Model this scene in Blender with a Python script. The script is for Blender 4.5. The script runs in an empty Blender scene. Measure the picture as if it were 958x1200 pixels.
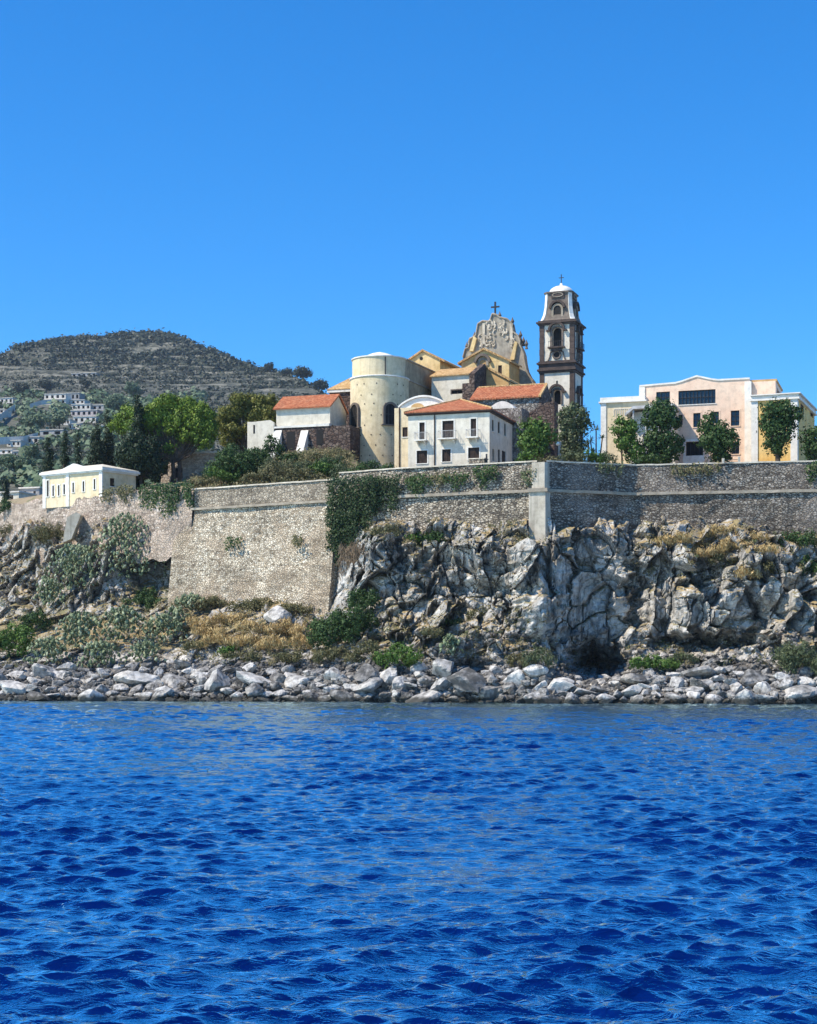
import bpy, bmesh, math, random
import numpy as np
from mathutils import Vector, Matrix

SC = bpy.context.scene
COL = SC.collection
F, HZ, CX, HC = 1900.0, 770.0, 479.0, 5.0      # focal length in photo pixels, horizon row, centre column, eye height
R = math.radians
rng = random.Random(7)


def P(px, py, Y):
    """world point seen at photo pixel (px, py) when it stands Y metres away"""
    return Vector(((px - CX) * Y / F, Y, HC - (py - HZ) * Y / F))


# ------------------------------------------------------------------ noise
def _hash(ix, iy, iz, seed):
    h = (ix.astype(np.int64) * 374761393 + iy.astype(np.int64) * 668265263 + iz.astype(np.int64) * 2147483647 + seed * 974634777) & 0xFFFFFFFF
    h = ((h ^ (h >> 13)) * 1274126177) & 0xFFFFFFFF
    h = ((h ^ (h >> 16)) * 2246822519) & 0xFFFFFFFF
    return (h ^ (h >> 15)) & 0xFFFFFFFF


def _rnd(ix, iy, iz, seed):
    return _hash(ix, iy, iz, seed).astype(np.float64) / 4294967295.0


def vnoise(p, seed=0):
    """smooth value noise in -1..1; p is (n, 3)"""
    i = np.floor(p).astype(np.int64)
    f = p - i
    u = f * f * f * (f * (f * 6 - 15) + 10)
    out = 0
    for dx in (0, 1):
        wx = u[:, 0] if dx else 1 - u[:, 0]
        for dy in (0, 1):
            wy = u[:, 1] if dy else 1 - u[:, 1]
            for dz in (0, 1):
                wz = u[:, 2] if dz else 1 - u[:, 2]
                out = out + wx * wy * wz * _rnd(i[:, 0] + dx, i[:, 1] + dy, i[:, 2] + dz, seed)
    return out * 2 - 1


def fbm(p, octv=4, seed=0, gain=.5, ridged=False):
    a, s, t = 1.0, 0, 0
    q = np.array(p, dtype=np.float64)
    for o in range(octv):
        n = vnoise(q, seed + o)
        if ridged:
            n = 1 - 2 * np.abs(n)
        s = s + a * n
        t += a
        a *= gain
        q = q * 2.03 + 17.3
    return s / t


def facets(p, seed=0, tilt=.6):
    """blocky rock: every Worley cell gets its own offset and its own tilted face; returns offset, edge distance"""
    i = np.floor(p).astype(np.int64)
    n = len(p)
    f1 = np.full(n, 1e9)
    f2 = np.full(n, 1e9)
    val = np.zeros(n)
    for dx in (-1, 0, 1):
        for dy in (-1, 0, 1):
            for dz in (-1, 0, 1):
                cx, cy, cz = i[:, 0] + dx, i[:, 1] + dy, i[:, 2] + dz
                c = np.stack([cx + _rnd(cx, cy, cz, seed), cy + _rnd(cx, cy, cz, seed + 1), cz + _rnd(cx, cy, cz, seed + 2)], 1)
                d = p - c
                dd = (d * d).sum(1)
                t = np.stack([_rnd(cx, cy, cz, seed + 3) - .5, _rnd(cx, cy, cz, seed + 4) - .5, _rnd(cx, cy, cz, seed + 5) - .5], 1)
                v = (_rnd(cx, cy, cz, seed + 6) - .5) + (d * t).sum(1) * tilt * 2
                nearer = dd < f1
                f2 = np.where(nearer, f1, np.minimum(f2, dd))
                val = np.where(nearer, v, val)
                f1 = np.where(nearer, dd, f1)
    return val, np.sqrt(f2) - np.sqrt(f1)


def sstep(a, b, x):
    t = np.clip((x - a) / (b - a), 0, 1)
    return t * t * (3 - 2 * t)


# ------------------------------------------------------------------ scene graph helpers
def link(o, parent=None):
    COL.objects.link(o)
    if parent is not None:
        o.parent = parent
    return o


def tag(o, label=None, cat=None, group=None, kind=None):
    if label: o['label'] = label
    if cat: o['category'] = cat
    if group: o['group'] = group
    if kind: o['kind'] = kind
    return o


def thing(name, label, cat, loc=(0, 0, 0), rz=0.0, group=None):
    o = bpy.data.objects.new(name, None)
    o.empty_display_size = .5
    o.location = loc
    o.rotation_euler = (0, 0, rz)
    link(o)
    return tag(o, label, cat, group)


def mesh_np(name, verts, faces, mat, smooth=False):
    """verts (n,3) array, faces (m,k) int array (all the same k)"""
    me = bpy.data.meshes.new(name)
    verts = np.asarray(verts, dtype=np.float32)
    faces = np.asarray(faces, dtype=np.int32)
    m, k = faces.shape
    me.vertices.add(len(verts))
    me.vertices.foreach_set('co', verts.ravel())
    me.loops.add(m * k)
    me.loops.foreach_set('vertex_index', faces.ravel())
    me.polygons.add(m)
    me.polygons.foreach_set('loop_start', np.arange(0, m * k, k, dtype=np.int32))
    me.polygons.foreach_set('loop_total', np.full(m, k, dtype=np.int32))
    me.polygons.foreach_set('use_smooth', np.full(m, smooth, dtype=bool))
    me.update(calc_edges=True)
    if mat: me.materials.append(mat)
    return me


def grid_faces(nr, nc):
    a = np.arange(nr * nc).reshape(nr, nc)
    return np.stack([a[:-1, :-1].ravel(), a[:-1, 1:].ravel(), a[1:, 1:].ravel(), a[1:, :-1].ravel()], 1)


class MB:
    def __init__(self):
        self.v, self.f = [], []

    def add(self, vs, fs):
        n = len(self.v)
        self.v += [tuple(x) for x in vs]
        self.f += [tuple(n + i for i in f) for f in fs]
        return self

    def quad(self, a, b, c, d):
        return self.add([a, b, c, d], [(0, 1, 2, 3)])

    def box(self, x0, x1, y0, y1, z0, z1):
        vs = [(x0, y0, z0), (x1, y0, z0), (x1, y1, z0), (x0, y1, z0), (x0, y0, z1), (x1, y0, z1), (x1, y1, z1), (x0, y1, z1)]
        return self.add(vs, [(0, 3, 2, 1), (4, 5, 6, 7), (0, 1, 5, 4), (1, 2, 6, 5), (2, 3, 7, 6), (3, 0, 4, 7)])

    def prism(self, poly, a, b, axis='y'):
        n = len(poly)
        def mk(p, t):
            return (p[0], t, p[1]) if axis == 'y' else ((t, p[0], p[1]) if axis == 'x' else (p[0], p[1], t))
        vs = [mk(p, a) for p in poly] + [mk(p, b) for p in poly]
        fs = [tuple(range(n)), tuple(range(2 * n - 1, n - 1, -1))]
        fs += [(i, i + n, (i + 1) % n + n, (i + 1) % n) for i in range(n)]
        return self.add(vs, fs)

    def tube(self, p0, p1, r0, r1=None, n=8, caps=True):
        r1 = r0 if r1 is None else r1
        p0, p1 = Vector(p0), Vector(p1)
        d = (p1 - p0).normalized()
        a = d.orthogonal().normalized()
        b = d.cross(a)
        vs = []
        for p, r in ((p0, r0), (p1, r1)):
            for i in range(n):
                t = 2 * math.pi * i / n
                vs.append(p + (a * math.cos(t) + b * math.sin(t)) * r)
        fs = [(i, (i + 1) % n, n + (i + 1) % n, n + i) for i in range(n)]
        if caps:
            fs += [tuple(range(n - 1, -1, -1)), tuple(range(n, 2 * n))]
        return self.add(vs, fs)

    def path(self, pts, radii, n=7):
        """one continuous tapered tube through the points"""
        pts = [Vector(p) for p in pts]
        vs, fs = [], []
        for j, p in enumerate(pts):
            d = (pts[min(j + 1, len(pts) - 1)] - pts[max(j - 1, 0)]).normalized()
            a = d.cross(Vector((.31, .9, .2))).normalized()
            b = d.cross(a)
            for i in range(n):
                t = 2 * math.pi * i / n
                vs.append(p + (a * math.cos(t) + b * math.sin(t)) * radii[j])
        for j in range(len(pts) - 1):
            for i in range(n):
                fs.append((j * n + i, j * n + (i + 1) % n, (j + 1) * n + (i + 1) % n, (j + 1) * n + i))
        fs += [tuple(range(n - 1, -1, -1)), tuple(range((len(pts) - 1) * n, len(pts) * n))]
        return self.add(vs, fs)

    def lathe(self, prof, n=48, a0=0.0, a1=2 * math.pi, cx=0, cy=0):
        full = abs(a1 - a0 - 2 * math.pi) < 1e-6
        m = n if full else n + 1
        vs = []
        for r, z in prof:
            for i in range(m):
                t = a0 + (a1 - a0) * i / n
                vs.append((cx + r * math.cos(t), cy + r * math.sin(t), z))
        fs = []
        for j in range(len(prof) - 1):
            for i in range(n):
                k = (i + 1) % m
                fs.append((j * m + i, j * m + k, (j + 1) * m + k, (j + 1) * m + i))
        return self.add(vs, fs)

    def wall(self, a0, a1, z0, z1, holes, pos, depth, side='F'):
        """a wall face with real openings and their reveals. side F: faces -y at y=pos, a is x; side S: faces +x at x=pos, a is y"""
        def pt(a, z, d):
            return (a, pos + d, z) if side == 'F' else (pos - d, a, z)
        hs = [(max(a0, h[0]), min(a1, h[1]), max(z0, h[2]), min(z1, h[3])) for h in holes]
        hs = [h for h in hs if h[1] - h[0] > .02 and h[3] - h[2] > .02]
        xs = sorted({a0, a1} | {h[0] for h in hs} | {h[1] for h in hs})
        zs = sorted({z0, z1} | {h[2] for h in hs} | {h[3] for h in hs})
        for i in range(len(xs) - 1):
            for j in range(len(zs) - 1):
                cx, cz = (xs[i] + xs[i + 1]) / 2, (zs[j] + zs[j + 1]) / 2
                if any(h[0] < cx < h[1] and h[2] < cz < h[3] for h in hs):
                    continue
                self.quad(pt(xs[i], zs[j], 0), pt(xs[i + 1], zs[j], 0), pt(xs[i + 1], zs[j + 1], 0), pt(xs[i], zs[j + 1], 0))
        for b0, b1, c0, c1 in hs:
            self.quad(pt(b0, c0, 0), pt(b0, c1, 0), pt(b0, c1, depth), pt(b0, c0, depth))
            self.quad(pt(b1, c0, 0), pt(b1, c0, depth), pt(b1, c1, depth), pt(b1, c1, 0))
            self.quad(pt(b0, c1, 0), pt(b1, c1, 0), pt(b1, c1, depth), pt(b0, c1, depth))
            self.quad(pt(b0, c0, 0), pt(b0, c0, depth), pt(b1, c0, depth), pt(b1, c0, 0))
        return self

    def block(self, x0, x1, y0, y1, z0, z1, fh=(), sh=(), depth=.3, top=True):
        self.wall(x0, x1, z0, z1, fh, y0, depth, 'F')
        self.wall(y0, y1, z0, z1, sh, x1, depth, 'S')
        self.quad((x0, y0, z0), (x0, y0, z1), (x0, y1, z1), (x0, y1, z0))
        self.quad((x1, y1, z0), (x1, y1, z1), (x0, y1, z1), (x0, y1, z0))
        if top:
            self.quad((x0, y0, z1), (x1, y0, z1), (x1, y1, z1), (x0, y1, z1))
        return self

    def build(self, name, mat, parent=None, smooth=False):
        me = bpy.data.meshes.new(name)
        me.from_pydata(self.v, [], self.f)
        me.materials.append(mat)
        if smooth:
            me.polygons.foreach_set('use_smooth', [True] * len(me.polygons))
        me.validate()
        me.update()
        return link(bpy.data.objects.new(name, me), parent)


def arch_poly(xc, half, z0, zs, n=10):
    """outline of an arched opening: straight to the springing line zs, then a half circle"""
    p = [(xc - half, z0), (xc + half, z0)]
    for i in range(n + 1):
        t = math.pi * i / n
        p.append((xc + half * math.cos(t), zs + half * math.sin(t)))
    return p


def arch_band(mb, xc, z0, zs, ri, ro, d0, d1, side='F', n=12, legs=True):
    """a raised surround that follows an arched opening (d0 outer, d1 inner depth coordinate)"""
    pts = []
    if legs: pts.append((ri, ro, None))
    outer, inner = [], []
    if legs:
        outer.append((xc + ro, z0)); inner.append((xc + ri, z0))
    for i in range(n + 1):
        t = math.pi * i / n
        outer.append((xc + ro * math.cos(t), zs + ro * math.sin(t)))
        inner.append((xc + ri * math.cos(t), zs + ri * math.sin(t)))
    if legs:
        outer.append((xc - ro, z0)); inner.append((xc - ri, z0))
    ax = 'y' if side == 'F' else 'x'
    for i in range(len(outer) - 1):
        mb.prism([outer[i], outer[i + 1], inner[i + 1], inner[i]], d0, d1, ax)
    return mb


def spandrel(mb, xc, half, zs, d0, d1, side='F', n=10):
    """fills the two corners between a square-headed hole and its arch"""
    for s in (1, -1):
        poly = [(xc + s * half, zs + half)]
        for i in range(n + 1):
            t = math.pi / 2 * i / n
            poly.append((xc + s * half * math.cos(t), zs + half * math.sin(t)))
        mb.prism(poly, d0, d1, 'y' if side == 'F' else 'x')
    return mb


class Fac:
    """a building's own frame: front turned yaw to the left; turns photo pixels into local x, y, z on its faces"""
    def __init__(self, px, Y, yaw=18.0):
        self.th = R(yaw)
        self.O = Vector(((px - CX) * Y / F, Y, 0))
        self.c, self.s = math.cos(self.th), math.sin(self.th)

    def f(self, px, py, v=0.0):
        a = (px - CX) / F
        u = (a * (self.O.y + v * self.c) - self.O.x - v * self.s) / (self.c + a * self.s)
        Y = self.O.y - u * self.s + v * self.c
        return u, HC - (py - HZ) / F * Y

    def fx(self, px, v=0.0):
        return self.f(px, 0, v)[0]

    def sd(self, px, py, u=0.0):
        a = (px - CX) / F
        v = (a * (self.O.y - u * self.s) - self.O.x - u * self.c) / (self.s - a * self.c)
        Y = self.O.y - u * self.s + v * self.c
        return v, HC - (py - HZ) / F * Y

    def rect(self, x0, x1, y0, y1, v=0.0):
        xm, ym = (x0 + x1) / 2, (y0 + y1) / 2
        return self.f(x0, ym, v)[0], self.f(x1, ym, v)[0], self.f(xm, y1, v)[1], self.f(xm, y0, v)[1]

    def srect(self, x0, x1, y0, y1, u=0.0):
        xm, ym = (x0 + x1) / 2, (y0 + y1) / 2
        a, b = sorted((self.sd(x0, ym, u)[0], self.sd(x1, ym, u)[0]))
        return a, b, self.sd(xm, y1, u)[1], self.sd(xm, y0, u)[1]

    def thing(self, name, label, cat, group=None):
        return thing(name, label, cat, tuple(self.O), -self.th, group)


# ------------------------------------------------------------------ materials
class NT:
    def __init__(self, name):
        self.m = bpy.data.materials.new(name)
        self.m.use_nodes = True
        self.t = self.m.node_tree
        self.b = self.t.nodes['Principled BSDF']
        self.b.inputs['Specular IOR Level'].default_value = .25
        self._co = None

    def n(self, typ, **kw):
        nd = self.t.nodes.new('ShaderNode' + typ)
        for k, v in kw.items():
            if k in nd.inputs:
                if hasattr(v, 'is_output'):
                    self.t.links.new(v, nd.inputs[k])
                else:
                    nd.inputs[k].default_value = v
            else:
                setattr(nd, k, v)
        return nd

    def co(self, sx=1, sy=1, sz=1, kind='Object'):
        if self._co is None:
            self._co = self.n('TexCoord')
        mp = self.n('Mapping')
        mp.inputs['Scale'].default_value = (sx, sy, sz)
        self.t.links.new(self._co.outputs[kind], mp.inputs['Vector'])
        return mp.outputs[0]

    def noise(self, scale, detail=4, rough=.55, s=(1, 1, 1), kind='Object', dist=0.0):
        return self.n('TexNoise', Vector=self.co(*s, kind=kind), Scale=scale, Detail=detail, Roughness=rough, Distortion=dist).outputs[0]

    def ramp(self, fac, stops, interp='LINEAR'):
        r = self.n('ValToRGB')
        r.color_ramp.interpolation = interp
        el = r.color_ramp.elements
        while len(el) > 1: el.remove(el[-1])
        el[0].position = stops[0][0]; el[0].color = self._c(stops[0][1])
        for p, c in stops[1:]:
            e = el.new(p); e.color = self._c(c)
        self.t.links.new(fac, r.inputs[0])
        return r.outputs[0]

    @staticmethod
    def _c(c):
        return (c, c, c, 1) if isinstance(c, (int, float)) else (*c, 1)

    def mix(self, fac, a, b, mode='MIX'):
        m = self.n('Mix', data_type='RGBA', blend_type=mode)
        for sock, v in ((m.inputs[0], fac), (m.inputs[6], a), (m.inputs[7], b)):
            if hasattr(v, 'is_output'): self.t.links.new(v, sock)
            else: sock.default_value = v if isinstance(v, (int, float)) and sock == m.inputs[0] else self._c(v)
        return m.outputs[2]

    def math(self, op, a, b=0.0, c=0.0):
        m = self.n('Math', operation=op)
        for i, v in enumerate((a, b, c)):
            if hasattr(v, 'is_output'): self.t.links.new(v, m.inputs[i])
            else: m.inputs[i].default_value = v
        return m.outputs[0]

    def bump(self, h, strength=.5, dist=.1, prev=None):
        b = self.n('Bump', Height=h, Strength=strength, Distance=dist)
        if prev is not None: self.t.links.new(prev, b.inputs['Normal'])
        return b.outputs[0]

    def out(self, col=None, rough=None, nrm=None):
        for k, v in (('Base Color', col), ('Roughness', rough), ('Normal', nrm)):
            if v is None: continue
            if hasattr(v, 'is_output'): self.t.links.new(v, self.b.inputs[k])
            else: self.b.inputs[k].default_value = self._c(v) if k == 'Base Color' else v
        return self.m


def m_plain(name, c, rough=.6, var=.25):
    t = NT(name)
    n = t.noise(2.5, 4)
    lo = tuple(x * (1 - var) for x in c)
    hi = tuple(min(1, x * (1 + var)) for x in c)
    return t.out(t.ramp(n, [(.3, lo), (.7, hi)]), rough)


def m_plaster(name, c1, c2, stain=(.12, .10, .08), amt=.5, sc=.45):
    """limewashed render: two tones in big patches, rain streaks and grime of its own, fine grain"""
    t = NT(name)
    base = t.ramp(t.noise(sc, 6, .65), [(.35, c1), (.62, c2)])
    streak = t.ramp(t.noise(1.0, 5, .6, (1.6, 1.6, .12)), [(.52, 0.0), (.75, 1.0)])
    patch = t.ramp(t.noise(1.3, 6, .7), [(.5, 0.0), (.8, 1.0)])
    f = t.math('MULTIPLY', t.math('ADD', t.math('MULTIPLY', streak, .7), t.math('MULTIPLY', patch, .5)), amt)
    col = t.mix(f, base, stain)
    mot = t.ramp(t.noise(1.15, 7, .72), [(.32, .74), (.5, .96), (.7, 1.06)])
    col = t.mix(1.0, col, mot, 'MULTIPLY')
    nb = t.bump(t.noise(9, 5, .6), .25, .05)
    return t.out(col, .85, nb)


def m_rubble(name, cols, mortar, scale=2.2, bump=.8, stain=(.06, .055, .05), amt=.5, patch_c=None, sz=1.25, low=.52):
    """rubble masonry: irregular stones with joints, damp streaks and patches"""
    t = NT(name)
    co = t.co(1, 1, sz)
    dist = t.n('TexNoise', Vector=co, Scale=3.0, Detail=3)
    cov = t.n('VectorMath', operation='MULTIPLY_ADD')
    t.t.links.new(dist.outputs['Color'], cov.inputs[0]); cov.inputs[1].default_value = (.22, .22, .22); t.t.links.new(co, cov.inputs[2])
    v = t.n('TexVoronoi', Vector=cov.outputs[0], Scale=scale, feature='F1')
    e = t.n('TexVoronoi', Vector=cov.outputs[0], Scale=scale, feature='DISTANCE_TO_EDGE')
    sep = t.n('SeparateColor'); t.t.links.new(v.outputs['Color'], sep.inputs[0])
    k = len(cols)
    stone = t.ramp(sep.outputs[0], [(i / (k - 1) if k > 1 else 0, c) for i, c in enumerate(cols)])
    joint = t.ramp(e.outputs[0], [(.02, 1.0), (.10, 0.0)])
    col = t.mix(joint, stone, mortar)
    if patch_c is not None:
        pf = t.ramp(t.noise(.22, 6, .6), [(.48, 0.0), (.62, 1.0)])
        col = t.mix(t.math('MULTIPLY', pf, .75), col, patch_c)
    streak = t.ramp(t.noise(.7, 6, .65, (1.5, 1.5, .16)), [(low, 0.0), (low + .2, 1.0)])
    pt = t.ramp(t.noise(.9, 7, .7), [(low, 0.0), (low + .2, 1.0)])
    col = t.mix(t.math('MULTIPLY', t.math('MAXIMUM', streak, pt), amt), col, stain)
    big_ = t.ramp(t.noise(.28, 6, .65), [(.3, .60), (.5, .95), (.7, 1.15)])
    col = t.mix(1.0, col, big_, 'MULTIPLY')
    crs = t.ramp(t.noise(1.0, 4, .6, (.25, .25, 2.6)), [(.38, .66), (.52, 1.05)])
    col = t.mix(.7, col, crs, 'MULTIPLY')
    h = t.math('ADD', t.ramp(e.outputs[0], [(0, 0.0), (.14, 1.0)]), t.math('MULTIPLY', t.noise(7, 4), .6))
    h = t.math('ADD', h, t.math('MULTIPLY', sep.outputs[1], .8))
    return t.out(col, .9, t.bump(h, bump, .16))


def m_tile(name, c1, c2, c3):
    """clay pantiles: rows of half-round tiles, each its own tint, with lichen"""
    t = NT(name)
    co = t.co(1, 1, 1)
    v = t.n('TexVoronoi', Vector=t.co(3.6, 3.6, 4.5), Scale=1.0, feature='F1')
    sep = t.n('SeparateColor'); t.t.links.new(v.outputs['Color'], sep.inputs[0])
    col = t.ramp(sep.outputs[0], [(0, c1), (.55, c2), (1, c3)])
    lich = t.ramp(t.noise(.8, 7, .7), [(.5, 0.0), (.72, 1.0)])
    col = t.mix(t.math('MULTIPLY', lich, .45), col, (.22, .15, .09))
    w = t.n('TexWave', Vector=co, Scale=1.35, wave_type='BANDS', bands_direction='X')
    h = t.math('ADD', w.outputs[0], t.math('MULTIPLY', sep.outputs[1], .4))
    return t.out(col, .85, t.bump(h, .7, .12))


def m_leaf(name, c1, c2, c3=None, trans=.2, rough=.55, patch=None):
    """leaves: each leaf its own tint, slow drift of colour through the plant, some light through the blade"""
    t = NT(name)
    g = t.n('NewGeometry')
    stops = [(0, c1), (1, c2)] if c3 is None else [(0, c1), (.6, c2), (1, c3)]
    n = t.noise(.6, 3)
    f = t.math('ADD', t.math('MULTIPLY', g.outputs['Random Per Island'], .6), t.math('SUBTRACT', t.math('MULTIPLY', n, 1.0), .3))
    col = t.ramp(f, stops)
    if patch is not None:
        col = t.mix(t.ramp(t.noise(.45, 3), [(.5, 0.0), (.62, 1.0)]), col, patch)
    t.out(col, rough)
    tr = t.n('BsdfTranslucent')
    t.t.links.new(col, tr.inputs[0])
    mx = t.n('MixShader'); mx.inputs[0].default_value = trans
    t.t.links.new(t.b.outputs[0], mx.inputs[1]); t.t.links.new(tr.outputs[0], mx.inputs[2])
    o = t.t.nodes['Material Output']
    t.t.links.new(mx.outputs[0], o.inputs[0])
    return t.m


def m_rock(name, dark, mid, light, ochre=None, soil=None, wet=False, scale=.35, kind='Object', rnd=False, warm=(.36, .29, .21)):
    t = NT(name)
    n1 = t.noise(scale, 8, .68, kind=kind)
    n2 = t.noise(scale * 5, 6, .65, kind=kind)
    m = t.math('ADD', t.math('MULTIPLY', n1, .7), t.math('MULTIPLY', n2, .3))
    if rnd:
        oi = t.n('ObjectInfo')
        m = t.math('ADD', m, t.math('MULTIPLY', t.math('SUBTRACT', oi.outputs['Random'], .5), .22))
    col = t.ramp(m, [(.36, dark), (.47, mid), (.6, light)])
    wf = t.ramp(t.noise(scale * .6, 5, .6, kind=kind, s=(1, 1, 1.4)), [(.5, 0.0), (.66, 1.0)])
    col = t.mix(t.math('MULTIPLY', wf, .55), col, warm)
    st = t.ramp(t.noise(.9, 6, .65, (1.4, 1.4, .14), kind=kind), [(.5, 0.0), (.66, 1.0)])
    col = t.mix(t.math('MULTIPLY', st, .78), col, (.035, .033, .03))
    g = t.n('NewGeometry')
    if soil is not None:
        sp = t.n('SeparateXYZ'); t.t.links.new(g.outputs['Normal'], sp.inputs[0])
        k = t.math('ADD', sp.outputs[2], t.math('MULTIPLY', t.math('SUBTRACT', t.noise(.5, 6, .7, kind=kind), .5), .9))
        sz_ = t.n('SeparateXYZ'); t.t.links.new(g.outputs['Position'], sz_.inputs[0])
        k = t.math('MULTIPLY', k, t.ramp(t.math('MULTIPLY', sz_.outputs[2], .1), [(.38, 0.0), (.62, 1.0)]))
        up = t.ramp(k, [(.66, 0.0), (.84, 1.0)])
        sc = t.ramp(t.noise(.3, 5, .6, kind=kind), [(.35, soil), (.65, ochre or soil)])
        col = t.mix(t.math('MULTIPLY', up, .9), col, sc)
    if wet:
        sp2 = t.n('SeparateXYZ'); t.t.links.new(g.outputs['Position'], sp2.inputs[0])
        z = t.math('ADD', sp2.outputs[2], t.math('MULTIPLY', n2, .8))
        wf2 = t.ramp(t.math('MULTIPLY', z, .5), [(.42, 1.0), (.62, 0.0)])
        col = t.mix(t.math('MULTIPLY', wf2, .9), col, (.035, .033, .025))
    vor = t.n('TexVoronoi', Vector=t.co(kind=kind), Scale=1.1, feature='DISTANCE_TO_EDGE')
    h = t.math('ADD', t.noise(2.2, 8, .7, kind=kind), t.math('MULTIPLY', t.ramp(vor.outputs[0], [(0, 0.0), (.12, 1.0)]), .25))
    return t.out(col, .88, t.bump(h, .6, .3))


M = {}
M['rock'] = m_rock('cliff_rock', (.05, .047, .043), (.29, .275, .25), (.60, .575, .53), ochre=(.36, .25, .11), soil=(.17, .16, .07), wet=True, warm=(.40, .34, .26))
M['boulder'] = m_rock('boulder_rock', (.09, .088, .083), (.31, .30, .285), (.60, .58, .54), wet=True, scale=.6, rnd=True, warm=(.40, .35, .28))
M['rubble'] = m_rock('rubble_rock', (.035, .033, .03), (.12, .115, .108), (.30, .29, .27), wet=True, scale=.6, warm=(.24, .20, .15))
M['wall_left'] = m_rubble('pinkish_rubble', [(.22, .17, .13), (.52, .41, .32), (.62, .52, .43), (.38, .30, .23)], (.40, .32, .25), 2.4, amt=.35, patch_c=(.50, .40, .31))
M['wall_bastion'] = m_rubble('pale_rubble', [(.17, .13, .085), (.68, .58, .43), (.79, .71, .56), (.73, .63, .48), (.42, .33, .22)], (.60, .51, .37), 3.1, bump=1.0, amt=.4, patch_c=(.48, .375, .26), low=.55, sz=1.5)
M['wall_parapet'] = m_rubble('grey_parapet_stone', [(.20, .165, .12), (.42, .355, .265), (.52, .45, .345)], (.29, .24, .175), 2.8, bump=.8, amt=.45)
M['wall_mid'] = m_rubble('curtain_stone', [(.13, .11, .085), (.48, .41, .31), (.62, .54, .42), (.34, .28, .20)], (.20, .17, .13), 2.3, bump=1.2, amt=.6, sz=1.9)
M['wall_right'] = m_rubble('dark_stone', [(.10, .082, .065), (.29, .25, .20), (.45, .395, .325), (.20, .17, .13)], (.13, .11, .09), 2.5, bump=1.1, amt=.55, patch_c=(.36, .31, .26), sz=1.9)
M['coping'] = m_plaster('coping_render', (.50, .43, .33), (.70, .62, .49), amt=.55)
M['string'] = m_plaster('string_stone', (.27, .225, .165), (.40, .34, .26), amt=.6)
M['quoin'] = m_plaster('quoin_stone', (.42, .36, .27), (.60, .53, .42), (.12, .10, .075), amt=.8)
M['yellow'] = m_plaster('yellow_plaster', (.66, .52, .31), (.74, .62, .42), (.30, .22, .12), .45)
M['yellow2'] = m_plaster('ochre_plaster', (.74, .43, .12), (.82, .57, .22), (.25, .17, .09), .5)
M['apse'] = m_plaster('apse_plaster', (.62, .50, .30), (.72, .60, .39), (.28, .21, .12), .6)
M['choir'] = m_plaster('shaded_choir_plaster', (.30, .235, .145), (.42, .34, .215), (.13, .10, .07), .7, .7)  # weathered grey-brown, darkened further to paint the choir's shade into the colour
M['white'] = m_plaster('white_plaster', (.64, .575, .455), (.75, .69, .57), (.34, .29, .22), .5)
M['offwhite'] = m_plaster('trim_white', (.72, .68, .59), (.80, .77, .70), (.38, .33, .26), .4)
M['cream'] = m_plaster('cream_plaster', (.62, .55, .42), (.72, .66, .54), (.30, .25, .18), .5)
M['pink'] = m_plaster('pink_plaster', (.79, .55, .395), (.85, .64, .47), (.45, .32, .24), .3)
M['hooded'] = m_plaster('old_yellow', (.60, .42, .17), (.74, .57, .30), (.22, .15, .08), .6)
M['orange'] = m_plaster('orange_plaster', (.50, .30, .12), (.60, .40, .18), (.20, .12, .06), .6)
M['relief'] = m_plaster('weathered_relief', (.26, .23, .18), (.38, .34, .27), (.09, .08, .065), .9, 1.2)
M['brownstone'] = m_rubble('brown_masonry', [(.07, .045, .035), (.13, .085, .065), (.20, .15, .12), (.10, .065, .05)], (.06, .045, .04), 1.8, amt=.5)
M['greystone'] = m_rubble('grey_masonry', [(.16, .15, .13), (.34, .31, .27), (.46, .43, .37)], (.14, .12, .10), 2.6, amt=.4)
M['lava'] = m_plaster('lava_stone', (.060, .045, .038), (.10, .074, .062), (.03, .022, .02), .6, 1.2)
M['lava2'] = m_plaster('lava_stone_grey', (.12, .098, .080), (.19, .155, .125), (.06, .045, .038), .6, 1.2)
M['tile'] = m_tile('red_tile', (.30, .085, .038), (.42, .14, .062), (.50, .21, .105))
M['tile2'] = m_tile('orange_tile', (.40, .23, .09), (.54, .34, .15), (.62, .43, .22))
M['shutter'] = m_plain('dark_shutter', (.045, .028, .02), .6, .35)
M['dark'] = m_plain('dark_opening', (.012, .011, .01), .7)
M['iron'] = m_plain('dark_iron', (.03, .03, .032), .5)
M['bark'] = m_plain('bark', (.09, .065, .045), .9, .5)
M['lamp'] = m_plain('lamp_globe', (.75, .74, .70), .3, .05)
M['roofgrey'] = m_plain('grey_roof', (.45, .44, .42), .8)
tg = NT('window_glass'); tg.b.inputs['Specular IOR Level'].default_value = .5
M['glass'] = tg.out((.03, .04, .05), .08)
M['leaf_pine'] = m_leaf('pine_leaf', (.045, .085, .012), (.14, .21, .022), (.27, .34, .04), trans=.1)
M['leaf_pine_old'] = m_leaf('dry_pine_leaf', (.055, .075, .015), (.17, .175, .035), (.29, .25, .06))
M['leaf_cypress'] = m_leaf('cypress_leaf', (.010, .022, .010), (.028, .050, .018), trans=.12)
M['leaf_dark'] = m_leaf('dark_leaf', (.018, .042, .013), (.048, .092, .022), (.085, .135, .04))
M['leaf_green'] = m_leaf('bright_leaf', (.035, .075, .015), (.085, .16, .025), (.14, .20, .04))
M['leaf_grey'] = m_leaf('greygreen_leaf', (.045, .065, .030), (.10, .125, .055), (.16, .17, .09))
M['leaf_dry'] = m_leaf('dry_grass_blade', (.28, .20, .085), (.54, .39, .17), (.66, .52, .28), trans=.2)
M['leaf_olive'] = m_leaf('olive_scrub', (.07, .075, .03), (.15, .14, .06), (.25, .21, .11))
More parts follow.
